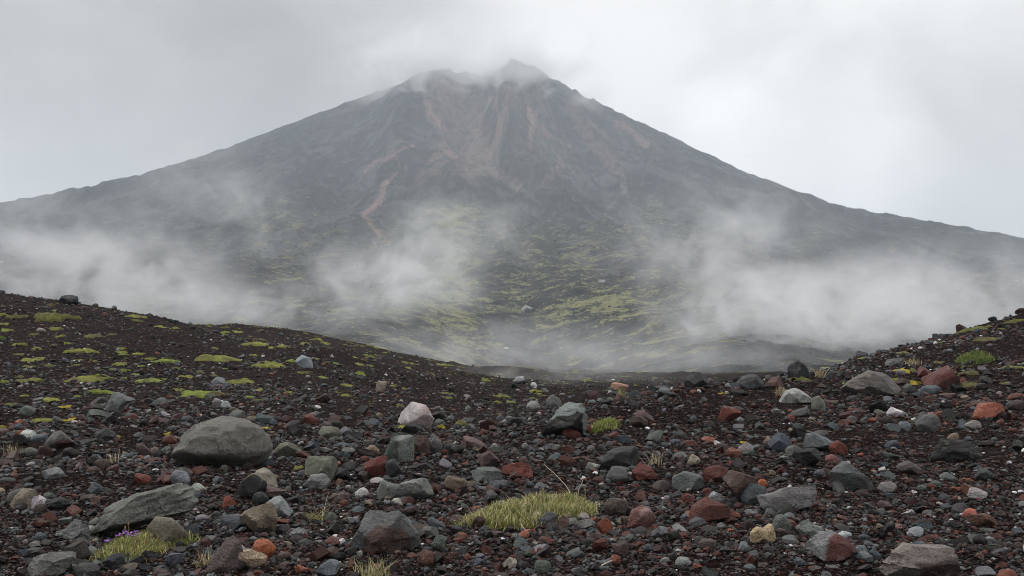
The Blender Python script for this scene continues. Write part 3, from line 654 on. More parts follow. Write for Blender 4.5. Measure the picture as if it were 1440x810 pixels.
# right hand bank
S('boulder', 'dark rounded boulder standing on the crest of the bank', 'boulder', (963, 523, 998, 546), (.05, .05, .052), 'ang', [(963, 545), (965, 528), (976, 523), (990, 528), (998, 545)], sub=4, mark='the dark rounded boulder on the crest')
S('boulder', 'dark jagged pair of lumps on the crest beside a brown red boulder', 'boulder', (1029, 527, 1076, 547), (.055, .055, .056), 'ang', [(1029, 546), (1032, 530), (1045, 533), (1060, 527), (1073, 534), (1076, 547)], sub=4, rough=1.5)
S('boulder', 'brown red boulder on the crest beside the dark jagged pair', 'boulder', (1076, 530, 1106, 547), (.10, .055, .05), 'ang', sub=4, mark='the brown red boulder on the crest')
S('rock', 'white grey wedge of rock lying on the dark red bank', 'rock', (1095, 546, 1143, 568), (.28, .27, .262), 'ang', [(1095, 567), (1100, 550), (1112, 546), (1130, 550), (1143, 560), (1138, 566)], sub=4, mark='the white grey wedge')
S('rock', 'red rock below the white grey wedge', 'rock', (1009, 570, 1042, 593), 'brick', 'ang', [(1009, 590), (1018, 573), (1030, 570), (1042, 582), (1038, 593)], c2='pink', cdir=(0, 0, 1), ct=.75, sub=4, mark='the red rock on the bank')
S('stone', 'olive grey round stone right of the white grey wedge', 'stone', (1141, 557, 1161, 577), (.16, .16, .125), 'round', sub=3)
S('boulder', 'large grey brown boulder below the skyline of the stony ridge', 'boulder', (1190, 521, 1273, 556), (.12, .112, .10), 'ang', [(1190, 553), (1205, 538), (1222, 527), (1242, 521), (1258, 532), (1273, 550), (1250, 556)], sub=5, mark='the large grey brown boulder')
S('boulder', 'red brown triangular boulder on the stony ridge', 'boulder', (1298, 514, 1350, 547), (.115, .05, .042), 'ang', [(1298, 545), (1305, 528), (1318, 515), (1330, 516), (1350, 538), (1345, 547)], sub=4, mark='the red brown triangular boulder')
S('boulder', 'black pointed rock where the stony ridge begins', 'boulder', (1107, 506, 1140, 533), 'dgrey', 'ang', [(1104, 533), (1109, 514), (1122, 506), (1134, 514), (1143, 533)], sub=4, cuts=(12, .6, .9), mark='the black pointed rock')
S('rock', 'flat grey rock high on the stony ridge', 'rock', (1246, 503, 1273, 516), 'grey', 'slab', sub=4)
S('rock', 'bright orange red wedge of rock on the right slope', 'rock', (1366, 566, 1414, 591), (.26, .095, .065), 'ang', [(1366, 588), (1380, 574), (1395, 570), (1408, 566), (1414, 580), (1400, 590)], sub=4, mark='the bright orange red wedge')
S('rock', 'grey lumpy rock on the right slope', 'rock', (1289, 583, 1322, 608), 'grey', 'round', sub=4, rough=1.6, mark='the grey lumpy rock')
S('stone', 'pale blue white stone left of the grey lumpy rock', 'stone', (1264, 593, 1281, 606), 'pblue', 'round', sub=3)
S('stone', 'pale grey flat stone below the bright orange red wedge', 'stone', (1355, 591, 1381, 603), (.24, .215, .20), 'round', sub=3)
S('stone', 'dark blue stone right of the red brown triangular boulder', 'stone', (1292, 542, 1323, 555), 'blue', 'round', sub=3)
S('rock', 'blue grey wedge behind a round dark red stone', 'rock', (1130, 609, 1177, 634), (.12, .13, .135), 'ang', [(1130, 630), (1140, 615), (1150, 609), (1177, 620), (1172, 634)], sub=4, mark='the blue grey wedge')
S('stone', 'round dark red stone against the blue grey wedge', 'stone', (1166, 620, 1193, 639), (.12, .035, .025), 'round', sub=4)
S('stone', 'pinkish red stone just below the round dark red stone', 'stone', (1160, 639, 1179, 652), (.18, .08, .07), 'round', sub=3)
S('rock', 'black jagged lump in front of the blue grey wedge', 'rock', (1117, 632, 1157, 657), 'black', 'ang', sub=4, rough=1.5, mark='the black jagged lump')
S('boulder', 'dark charcoal low mound of rough lava on the right slope', 'boulder', (1309, 618, 1381, 650), (.024, .022, .021), 'round', [(1309, 648), (1316, 630), (1325, 618), (1345, 622), (1365, 622), (1381, 640), (1370, 650)], sub=5, rough=2.0, mark='the dark charcoal mound')
S('rock', 'flat pointed grey slab with a thin crack on the right slope', 'rock', (1161, 650, 1233, 691), (.115, .115, .118), 'slab', [(1162, 660), (1171, 650), (1186, 655), (1215, 671), (1233, 685), (1222, 691), (1200, 688), (1178, 686), (1166, 676)], sub=5, deep=.55, rough=.8, mark='the flat pointed grey slab')
S('rock', 'long grey slab lying on the gravel beside rust red rocks', 'rock', (1063, 685, 1146, 719), (.135, .132, .128), 'slab', [(1063, 708), (1072, 701), (1100, 696), (1138, 685), (1146, 692), (1144, 703), (1120, 708), (1085, 719), (1068, 716)], sub=5, under=.4, deep=.45, mark='the long grey slab')
S('rock', 'upright brown triangular rock behind a dark bumpy stone', 'rock', (1017, 663, 1067, 708), (.085, .052, .045), 'ang', [(1017, 706), (1025, 682), (1036, 668), (1045, 663), (1058, 670), (1067, 690), (1060, 708)], sub=4, deep=.5, mark='the upright brown triangular rock')
S('rock', 'dark blue grey bumpy stone before the upright brown rock', 'rock', (1041, 681, 1082, 711), (.06, .066, .07), 'round', sub=4, rough=1.8)
S('rock', 'long rust red wedge with a bright orange end', 'rock', (964, 702, 1044, 735), (.095, .038, .029), 'ang', [(964, 728), (975, 716), (1005, 706), (1032, 702), (1044, 720), (1038, 732), (990, 735)], c2=(.30, .12, .085), cdir=(1, -.35, .1), ct=.78, sub=4, deep=.45, mark='the long rust red wedge')
S('stone', 'flat white stone above the long rust red wedge', 'stone', (997, 692, 1019, 706), (.26, .265, .27), 'slab', sub=3)
S('rock', 'cream coloured lumpy rock on fine dark gravel', 'rock', (1054, 738, 1091, 764), (.42, .32, .205), 'round', [(1056, 762), (1055, 748), (1064, 741), (1073, 743), (1081, 738), (1090, 746), (1086, 760)], sub=5, rough=2.0, mark='the cream lumpy rock')
S('stone', 'greenish grey round stone behind the cream lumpy rock', 'stone', (1084, 725, 1113, 749), (.11, .12, .11), 'round', sub=4)
S('rock', 'wavy grey green stone right of the cream lumpy rock', 'rock', (1127, 737, 1161, 756), (.15, .16, .15), 'ang', [(1127, 752), (1132, 738), (1142, 743), (1155, 744), (1161, 754)], sub=4)
S('rock', 'two coloured rock, grey on one side and rust red on the other', 'rock', (1132, 750, 1203, 790), (.18, .18, .178), 'ang', [(1132, 780), (1140, 762), (1152, 752), (1172, 750), (1190, 760), (1203, 772), (1200, 784), (1165, 790)], c2=(.088, .034, .028), cdir=(.75, -.8, -.2), ct=.1, sub=5, deep=.6, mark='the two coloured rock')
S('stone', 'pale blue oval stone right of the two coloured rock', 'stone', (1200, 768, 1220, 782), 'pblue', 'round', sub=3)
S('stone', 'dark blue oval stone beside the pale blue oval stone', 'stone', (1220, 774, 1239, 788), 'blue', 'round', sub=3)
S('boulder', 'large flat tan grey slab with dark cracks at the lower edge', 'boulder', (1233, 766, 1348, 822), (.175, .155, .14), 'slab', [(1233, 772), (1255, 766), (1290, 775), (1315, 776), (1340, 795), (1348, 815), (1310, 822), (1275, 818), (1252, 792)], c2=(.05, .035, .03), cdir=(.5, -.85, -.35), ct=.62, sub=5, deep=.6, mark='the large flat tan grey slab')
S('rock', 'bluish grey rock left of the upright brown triangular rock', 'rock', (944, 664, 990, 689), (.105, .115, .115), 'round', sub=4, mark='the bluish grey rock')
S('rock', 'dark red lumpy rock between the bluish grey and upright brown rocks', 'rock', (987, 656, 1026, 677), (.105, .04, .032), 'round', sub=4, rough=1.8)
S('stone', 'orange round pebble behind the dark blue grey bumpy stone', 'stone', (1063, 674, 1080, 686), 'orange', 'round', sub=3)
S('rock', 'pale beige lump uphill of the bluish grey rock', 'rock', (965, 639, 986, 656), (.25, .225, .175), 'round', sub=4, rough=1.7)
S('rock', 'dark blue angular rock left of the blue grey wedge', 'rock', (1080, 609, 1113, 634), (.07, .08, .095), 'ang', [(1080, 632), (1088, 616), (1097, 609), (1110, 626), (1113, 634)], sub=4)
S('rock', 'grey smooth rock between the dark blue and blue grey rocks', 'rock', (1104, 627, 1131, 643), 'grey', 'round', sub=4)
S('rock', 'pale pinkish grey rock left of the dark blue angular rock', 'rock', (1037, 623, 1061, 638), (.21, .18, .175), 'round', sub=3)
S('rock', 'orange brown rock beside the pale pinkish grey rock', 'rock', (1019, 629, 1041, 643), (.2, .095, .065), 'ang', sub=3)
S('rock', 'mauve flat rock right of the flat pointed grey slab', 'rock', (1262, 650, 1298, 669), (.085, .068, .064), 'slab', sub=4, mark='the mauve flat rock')
S('rock', 'pale grey curved stone alone on the smooth right slope', 'rock', (1356, 687, 1392, 703), (.27, .265, .255), 'ang', [(1356, 702), (1362, 692), (1370, 687), (1380, 692), (1392, 697), (1388, 703)], sub=4, mark='the pale grey curved stone')
S('stone', 'salmon pink rounded stone below the pale grey curved stone', 'stone', (1353, 716, 1376, 730), 'salmon', 'round', sub=4, mark='the salmon pink stone')
S('rock', 'dark grey arched stone uphill of the pale grey curved stone', 'rock', (1371, 659, 1402, 676), (.06, .06, .058), 'ang', sub=4)
S('rock', 'mauve brown flat stone below the flat pointed grey slab', 'rock', (1232, 703, 1255, 719), (.085, .06, .055), 'slab', sub=4)
# left side
S('rock', 'dark grey block with a reddish corner near the dry straw', 'rock', (60, 606, 103, 634), (.125, .12, .115), 'ang', [(60, 632), (63, 610), (80, 606), (102, 611), (103, 630), (92, 634)], c2=(.07, .03, .026), cdir=(.6, -.6, -.8), ct=.62, sub=4, under=.5, mark='the dark grey block')
S('rock', 'grey slanting slab among the yellow moss cushions', 'rock', (144, 552, 187, 580), (.13, .135, .135), 'slab', [(144, 576), (152, 562), (175, 552), (187, 556), (170, 566), (160, 580)], sub=4, mark='the grey slanting slab')
S('rock', 'dark grey smooth slab left of the big rounded grey boulder', 'rock', (132, 602, 163, 619), 'dgrey', 'slab', sub=4)
S('stone', 'pale grey oval stone downhill of the dark grey block', 'stone', (60, 658, 91, 674), (.18, .18, .178), 'round', sub=4, mark='the pale grey oval stone')
S('stone', 'flat blue grey stone with straight edges on the left slope', 'stone', (124, 679, 148, 694), (.095, .10, .11), 'slab', [(124, 688), (130, 680), (140, 679), (147, 684), (148, 692), (132, 694)], sub=4, mark='the flat blue grey stone')
S('rock', 'tan layered rock behind a white pointed stone', 'rock', (16, 688, 62, 717), (.18, .155, .12), 'ang', [(16, 716), (30, 700), (42, 689), (55, 690), (62, 705), (58, 717)], sub=4)
S('rock', 'white pointed stone leaning on the tan layered rock', 'rock', (34, 698, 69, 716), (.40, .375, .36), 'ang', [(34, 716), (45, 704), (62, 698), (69, 703), (58, 714)], sub=4, mark='the white pointed stone')
S('rock', 'black elongated stone right of the white pointed stone', 'rock', (61, 702, 98, 717), 'black', 'slab', sub=4)
S('stone', 'red brown flat stone uphill of the long leaning grey boulder', 'stone', (189, 666, 213, 681), 'brick', 'round', sub=4)
S('rock', 'small splintered grey rock left of the long leaning grey boulder', 'rock', (82, 732, 128, 760), (.13, .13, .122), 'ang', sub=5, rough=2.2, mark='the small splintered grey rock')
S('rock', 'dark brown rock left of the flowering cushion', 'rock', (78, 762, 127, 792), (.05, .042, .038), 'ang', sub=4, mark='the dark brown rock')
S('rock', 'flat grey slab in the lower left of the slope', 'rock', (34, 778, 110, 810), (.15, .148, .14), 'slab', [(34, 805), (45, 790), (70, 781), (95, 779), (110, 792), (95, 803), (60, 810)], sub=5, deep=.5, mark='the flat grey slab')
S('rock', 'black blue flat stone at the foot of the flowering cushion', 'stone', (144, 780, 178, 799), (.03, .032, .037), 'ang', sub=4)
S('rock', 'dark grey rounded rock right of the flat grey slab', 'rock', (107, 794, 140, 815), (.06, .06, .058), 'round', sub=4)
S('boulder', 'brown tan pyramid of rock', 'boulder', (336, 709, 394, 750), (.115, .09, .066), 'ang', [(336, 748), (348, 728), (361, 709), (375, 720), (394, 740), (388, 750)], c2=(.19, .15, .115), cdir=(-1, -.5, .2), ct=.5, sub=4, mark='the brown tan pyramid')
S('rock', 'pale blue grey rock behind the brown tan pyramid', 'rock', (367, 700, 411, 726), (.20, .21, .215), 'ang', [(367, 720), (378, 706), (400, 700), (411, 710), (405, 722)], sub=4)
S('boulder', 'mauve brown slab tilted up beside an orange stone', 'boulder', (287, 755, 347, 806), (.105, .082, .076), 'ang', [(287, 806), (303, 778), (318, 762), (332, 755), (342, 766), (347, 785), (330, 796), (308, 806)], sub=4, deep=.45, mark='the mauve brown tilted slab')
S('rock', 'cream tan rock leaning on an orange rounded stone', 'rock', (328, 774, 378, 800), (.40, .31, .215), 'ang', [(328, 792), (332, 778), (352, 774), (370, 780), (378, 790), (360, 800), (340, 799)], sub=5, mark='the cream tan rock')
S('rock', 'orange rounded stone behind the cream tan rock', 'rock', (351, 760, 388, 787), (.30, .105, .05), 'round', sub=4, rough=1.4, mark='the orange rounded stone')
S('rock', 'blue grey block near the lower edge of the slope', 'rock', (442, 789, 480, 814), (.12, .135, .145), 'ang', sub=4, mark='the blue grey block')
S('rock', 'black wedge leaning against a pale rock with moss', 'rock', (333, 669, 374, 702), 'black', 'ang', [(333, 695), (342, 680), (358, 669), (374, 678), (372, 695), (350, 702)], sub=4, mark='the black wedge')
S('rock', 'pale tan grey rock with a moss crown behind the black wedge', 'rock', (349, 660, 393, 686), (.24, .215, .18), 'ang', sub=4, rough=1.5)
S('rock', 'long red brown stone right of the black wedge', 'rock', (353, 684, 403, 700), (.095, .06, .055), 'slab', sub=4)
S('rock', 'dark red block left of the brown tan pyramid', 'rock', (309, 698, 336, 714), (.16, .05, .035), sub=4)
S('rock', 'mottled grey stone right of the pale rock with moss', 'rock', (431, 667, 465, 688), 'lgrey', 'round', sub=4, rough=1.6, mark='the mottled grey stone')
S('rock', 'rough grey outcrop uphill of the mottled grey stone', 'rock', (427, 644, 474, 673), 'olive', 'ang', sub=4, rough=1.6)
S('stone', 'grey round stone downhill of the big rounded grey boulder', 'stone', (239, 662, 268, 680), (.17, .178, .18), 'round', sub=4)
S('stone', 'dark slate stone left of the brown tan pyramid', 'stone', (309, 726, 343, 746), (.08, .088, .097), 'ang', sub=4)
S('rock', 'dark red overhanging rock resting on a pale grey stone', 'rock', (457, 584, 489, 604), 'maroon', 'ang', sub=4)
S('stone', 'pale grey stone under the dark red overhanging rock', 'stone', (447, 600, 480, 619), 'olive', 'round', sub=4, mark='the pale grey stone under the dark red rock')
S('rock', 'grey flat rock right of the big rounded grey boulder', 'rock', (386, 622, 424, 644), 'olive', 'slab', sub=4)
S('stone', 'knobbly grey stone between the pyramid and the saddle rock', 'stone', (407, 743, 432, 759), (.18, .185, .18), 'ang', sub=4)
S('stone', 'pinkish red stone left of the saddle rock', 'stone', (456, 755, 478, 768), (.15, .07, .065), 'round', sub=4)
S('boulder', 'black rock standing alone on the crest of the mossy hill', 'boulder', (84, 414, 110, 428), (.02, .02, .022), 'round', sub=4, mark='the black rock on the hill crest', sink=.25)
S('boulder', 'pale blue pointed boulder between moss cushions on the hill', 'boulder', (415, 499, 441, 517), (.20, .225, .24), 'ang', [(415, 516), (420, 504), (428, 499), (437, 506), (441, 516)], sub=4, mark='the pale blue pointed boulder')
S('rock', 'grey blue rock on the hill right of a long lime cushion', 'rock', (297, 530, 320, 544), (.14, .145, .155), 'ang', sub=4, mark='the grey blue rock on the hill')
S('stone', 'pinkish grey stone below the grey blue rock on the hill', 'stone', (298, 560, 312, 573), (.19, .17, .17), 'round', sub=3)
S('stone', 'pale grey stone beside the pinkish grey stone on the hill', 'stone', (310, 564, 326, 575), (.26, .265, .27), 'round', sub=3)
S('stone', 'pale tan upright stone on the smooth cinder slope', 'stone', (528, 536, 544, 552), (.2, .16, .13), 'ang', sub=3, mark='the pale tan upright stone')
S('rock', 'white pointed rock far down in the hollow', 'rock', (722, 529, 738, 540), (.3, .3, .3), 'ang', sub=3)
S('rock', 'pinkish orange flat rock at the far rim of the bank', 'rock', (858, 538, 884, 549), (.3, .17, .13), 'slab', sub=3)

# scattered stones: no two of one colour sit at the same side of the same landmark
STONE_WORDS = [('blue grey', (.085, .095, .105)), ('light grey', (.19, .19, .188)), ('charcoal', (.035, .034, .034)), ('dark red', (.095, .03, .023)), ('mauve', (.09, .06, .056)),
               ('rusty brown', (.105, .052, .038)), ('greenish grey', (.105, .115, .10)), ('brick orange', (.2, .075, .05)), ('tan', (.18, .14, .10)), ('cream', (.32, .26, .19)),
               ('mid grey', (.11, .108, .105)), ('white', (.42, .41, .40)), ('slate blue', (.075, .088, .105)), ('dark brown', (.05, .036, .03)), ('pinkish', (.2, .12, .105))]
SHAPES = [('rounded', 'round', .62), ('angular', 'ang', .75), ('flat', 'slab', .42), ('egg shaped', 'round', .8), ('wedge shaped', 'ang', .6)]
used = set()
def beside(x, y):
    d = [math.hypot(x - a[0], y - a[1]) / (1 + 0 * a[2]) for a in LANDMARKS]
    i = int(np.argmin(d)); a = LANDMARKS[i]; dx, dy = x - a[0], y - a[1]
    if abs(dx) > abs(dy): r = 'right of' if dx > 0 else 'left of'
    else: r = 'behind' if dy > 0 else 'in front of'
    return r, a[3], d[i]
sr = np.random.default_rng(99)
proto = []
for k in range(15):
    s = SHAPES[k % 5]; V, F, D, f = rock_shape(500 + k, 1.0, s[2], float(sr.uniform(.65, .95)), s[1], None, 3, 0, 1.2)
    proto.append((V, F, D, f, s))
busy = [(a[0], a[1], a[2]) for a in LANDMARKS]
n_extra = 0; tries = 0
want = 282 - STONES[0]
while n_extra < want and tries < 6000:
    tries += 1
    py = 575 + 233 * sr.random() ** .9; px = sr.uniform(-6, 1446)
    if px > 1230 and 640 < py < 760 and sr.random() < .6: continue
    spx = min(34, 11.5 * sr.random() ** (-1 / 2.6)) * (.75 + .45 * (py - 575) / 233)
    X, Y = hit(px, py); w = spx / 1400 * Y
    if any(math.hypot(X - b_[0], Y - b_[1]) < (b_[2] + w) * .9 for b_ in busy): continue
    rel, lm, dist = beside(X, Y)
    cand = sr.permutation(len(STONE_WORDS))
    wts = [0, 0, 2, 3, 4, 6, 10, 12, 1, 5]
    pk = proto[int(sr.integers(0, 15))]; V, F, D, f, s = pk
    size = 'small' if spx < 15 else ('middling' if spx < 22 else 'sizeable')
    done = None
    pref = [int(sr.choice(len(STONE_WORDS), p=np.array([14, 9, 14, 12, 8, 9, 9, 4, 3, 1.5, 12, 1.5, 8, 9, 3]) / 117.0)) for _ in range(6)]
    for ci in pref:
        key = (ci, lm, rel)
        if key not in used: done = ci; used.add(key); break
    if done is None: continue
    cw, cc = STONE_WORDS[done]
    o = mesh_np('stone', V * w, F, M_STONE, colour=stone_colours(3000 + n_extra, V, D, f, cc), smooth=True)
    if s[1] != 'round':
        try: o.data.set_sharp_from_angle(angle=radians(24))
        except Exception: pass
    o.location = (X, Y + .3 * w, H1(X, Y + .3 * w) - .18 * w * s[2])
    o.rotation_euler = (sr.uniform(-.25, .25), sr.uniform(-.25, .25), sr.uniform(0, 6.28))
    lb = f'{size} {s[0]} {cw} stone {rel} {lm}'
    if len(lb.split()) > 15: lb = f'{s[0]} {cw} stone {rel} {lm}'
    if len(lb.split()) > 16: lb = f'{cw} stone {rel} {lm}'
    tag(o, lb, 'stone', 'stones strewn over the gravel')
    busy.append((X, Y, w / 2)); n_extra += 1

# ------------------------------------------------------------------ gravel: one loose mass
def gravel():
    g = np.random.default_rng(5)
    pal = np.array([(.030, .022, .020), (.022, .019, .018), (.045, .040, .040), (.075, .074, .074), (.10, .105, .11), (.07, .08, .088), (.075, .027, .021), (.11, .038, .028), (.06, .038, .033), (.085, .058, .052), (.15, .148, .145), (.24, .23, .22), (.19, .07, .045), (.16, .125, .09), (.42, .41, .40), (.088, .095, .085)])
    wt0 = np.array([13, 12, 12, 8, 5, 8, 10, 6, 10, 7, 3.5, 1.3, 1.6, 1.8, .9, 5]); wt0 = wt0 / wt0.sum()
    Vs, Fs, Cs = [], [], []; off = [0]
    def batch(n, sub, variants, lo, hi, pw, near, farY, mode):
        if mode == 'px': Y = 1 / g.uniform(1 / farY, 1 / near, n)
        else: Y = np.exp(g.uniform(math.log(near), math.log(farY), n))
        u = g.uniform(-.66, .66, n); X = u * Y
        s = np.clip(lo * g.random(n) ** (-1 / pw), lo, hi)
        keep = g.random(n) < np.clip(.62 + .9 * fbm(X * .45, Y * .45, 301, 3), .12, 1)
        bare = sstep(.30, .42, u) * sstep(7.5, 9, Y) * (1 - sstep(14, 17, Y)); keep &= g.random(n) > .45 * bare * (s > lo * 1.5)
        sm = sstep(.02, -.25, u) * sstep(24, 34, Y) + sstep(-.2, 0, u) * sstep(22, 28, Y) * sstep(.15, .05, u); keep &= g.random(n) > .5 * np.clip(sm, 0, 1)
        X, Y, u, s = X[keep], Y[keep], u[keep], s[keep]; n = len(X)
        size = s / 1400 * np.minimum(Y, 60)
        Z = H(X, Y)
        red = np.clip(.5 + .8 * fbm(X * .3, Y * .3, 311, 3) + .5 * sstep(-.3, .3, u) - .7 * sstep(20, 40, Y), 0, 1.4)
        ci = np.empty(n, int)
        wr = np.repeat(wt0[None], n, 0); wr[:, [6, 7, 8, 12]] *= (.28 + 1.15 * red)[:, None]; wr[:, [10, 11, 14]] *= np.where(Y > 20, 1.5, 1)[:, None]
        cw_ = np.cumsum(wr, 1); ci = (cw_ < (g.random(n) * cw_[:, -1])[:, None]).sum(1).clip(0, len(pal) - 1)
        colr = 1.4 * pal[ci] * (pal[ci].mean(1, keepdims=True) ** .28) * g.uniform(.45, 1.4, (n, 1)) * g.uniform(.93, 1.07, (n, 3))
        vi = g.integers(0, len(variants), n)
        for k, (PV, PF) in enumerate(variants):
            m = np.where(vi == k)[0]
            if not len(m): continue
            a = g.uniform(0, 2 * np.pi, len(m)); t = g.uniform(-.4, .4, len(m)); b_ = g.uniform(-.4, .4, len(m))
            ca, sa, ct_, st_, cb_, sb_ = np.cos(a), np.sin(a), np.cos(t), np.sin(t), np.cos(b_), np.sin(b_)
            sq = g.uniform(.45, .85, len(m))
            P = PV[None] * np.stack([size[m], size[m] * g.uniform(.65, 1, len(m)), size[m] * sq], 1)[:, None, :]
            x, y, z = P[..., 0], P[..., 1], P[..., 2]
            y, z = y * ct_[:, None] - z * st_[:, None], y * st_[:, None] + z * ct_[:, None]
            x, z = x * cb_[:, None] - z * sb_[:, None], x * sb_[:, None] + z * cb_[:, None]
            x, y = x * ca[:, None] - y * sa[:, None], x * sa[:, None] + y * ca[:, None]
            Q = np.stack([x + X[m][:, None], y + Y[m][:, None], z + (Z[m] + size[m] * sq * g.uniform(-.12, .34, len(m)))[:, None]], -1)
            Vs.append(Q.reshape(-1, 3)); Fs.append((PF[None] + (np.arange(len(m)) * len(PV))[:, None, None] + off[0]).reshape(-1, 3)); off[0] += len(m) * len(PV)
            Cs.append(np.repeat(colr[m], len(PV), 0))
    def variants(sub, n, base):
        o = []
        for k in range(n):
            kind = ('round', 'ang', 'slab', 'ang')[k % 4]
            V, F, D, f = rock_shape(base + k, 1, 1, 1, kind, None, sub, 0, .9); V = V - [0, 0, .5]; o.append((V, F))
        return o
    v1, v2, v3 = variants(1, 10, 700), variants(2, 14, 730), variants(3, 8, 760)
    batch(7500, 3, v3, 9.5, 26, 2.5, 5.2, 26, 'px')
    batch(40000, 2, v2, 4.6, 9.5, 2.2, 5.0, 40, 'px')
    batch(95000, 1, v1, 2.3, 4.6, 2.0, 4.8, 90, 'px')
    batch(26000, 1, v1, 1.7, 4.6, 2.2, 17, 130, 'log')
    batch(5200, 2, v2, 4.6, 12, 2.2, 20, 120, 'log'); batch(16000, 1, v1, 2.4, 5.5, 2.2, 24, 110, 'log')
    o = mesh_np('gravel', np.concatenate(Vs), np.concatenate(Fs), M_GRAVEL, colour=np.concatenate(Cs), smooth=False)
    o['kind'] = 'stuff'
gravel()

# ------------------------------------------------------------------ moss
def mat_moss():
    m = NT('cushion_moss'); v = m.pos(); c = m.attr('Col')
    f = m.noise(v, 6, 4, .6); f2 = m.noise(v, 45, 4, .7)
    k = m.math('MULTIPLY', m.ss(f, .3, .7, .7, 1.25), m.ss(f2, .3, .7, .6, 1.4)); kk = m.n('ShaderNodeCombineColor'); [m.l(k, kk.inputs[i]) for i in range(3)]
    m.bsdf(m.mix(1.0, c, kk.outputs[0], 'MULTIPLY'), .95, m.bump(f2, .9, .04, m.bump(f, .6, .1)), .1); return m.m
def mat_grass():
    m = NT('grass_blade'); c = m.attr('Col')
    p = m.bsdf(c, .65, None, .25)
    p.inputs['Transmission Weight'].default_value = 0.0
    return m.m
M_MOSS, M_GRASS = mat_moss(), mat_grass()
MOSS_C = {'yellow-green': (.165, .17, .042), 'lime': (.155, .185, .04), 'olive': (.105, .105, .032), 'mustard': (.30, .23, .03), 'green': (.10, .16, .035), 'dull': (.115, .11, .045)}
def cushion_mesh(seed, w, dep, t, X0, Y0, c, rings=7, segs=26, fine=True):
    r = np.random.default_rng(seed)
    a = np.linspace(0, 2 * np.pi, segs, endpoint=False); ph = r.uniform(0, 99)
    rad = .9 + .95 * fbm(np.cos(a) * 1.6 + ph, np.sin(a) * 1.6, seed % 50, 3).clip(-.6, .6) + .12 * fbm(np.cos(a) * 5 + ph, np.sin(a) * 5, 4, 2)
    q = np.linspace(0, 1, rings + 1)[1:] ** .8
    x = np.concatenate([[0], (q[:, None] * (rad * np.cos(a))[None]).ravel()]) * w / 2
    y = np.concatenate([[0], (q[:, None] * (rad * np.sin(a))[None]).ravel()]) * dep / 2
    qq = np.concatenate([[0], np.repeat(q, segs)])
    dome = np.sqrt(np.clip(1 - qq ** 2.4, 0, 1)) * (.62 + .8 * fbm(x / w * 5 + ph, y / dep * 5, seed % 71, 4) + .2) - .12 * (qq > .97)
    z = H(X0 + x, Y0 + y, fine) + t * dome
    z0 = H1(X0, Y0); V = np.stack([x, y, z - z0], 1)
    F = []
    for k in range(segs):
        F.append((0, 1 + k, 1 + (k + 1) % segs))
        for i in range(rings - 1):
            b0 = 1 + i * segs; b1 = b0 + segs; k2 = (k + 1) % segs
            F += [(b0 + k, b1 + k, b1 + k2), (b0 + k, b1 + k2, b0 + k2)]
    f = fbm(x * 3 / w + ph, y * 3 / dep, 13, 3)
    br = sstep(.15, .5, fbm(x * 5 / w + ph, y * 5 / dep, 19, 3))[:, None]
    C_ = (np.array(c)[None] * (1 - br) + br * np.array([.10, .085, .04])) * (1 + .4 * f)[:, None] * np.where(qq > .9, .75, 1)[:, None]
    return V, np.array(F), C_, z0
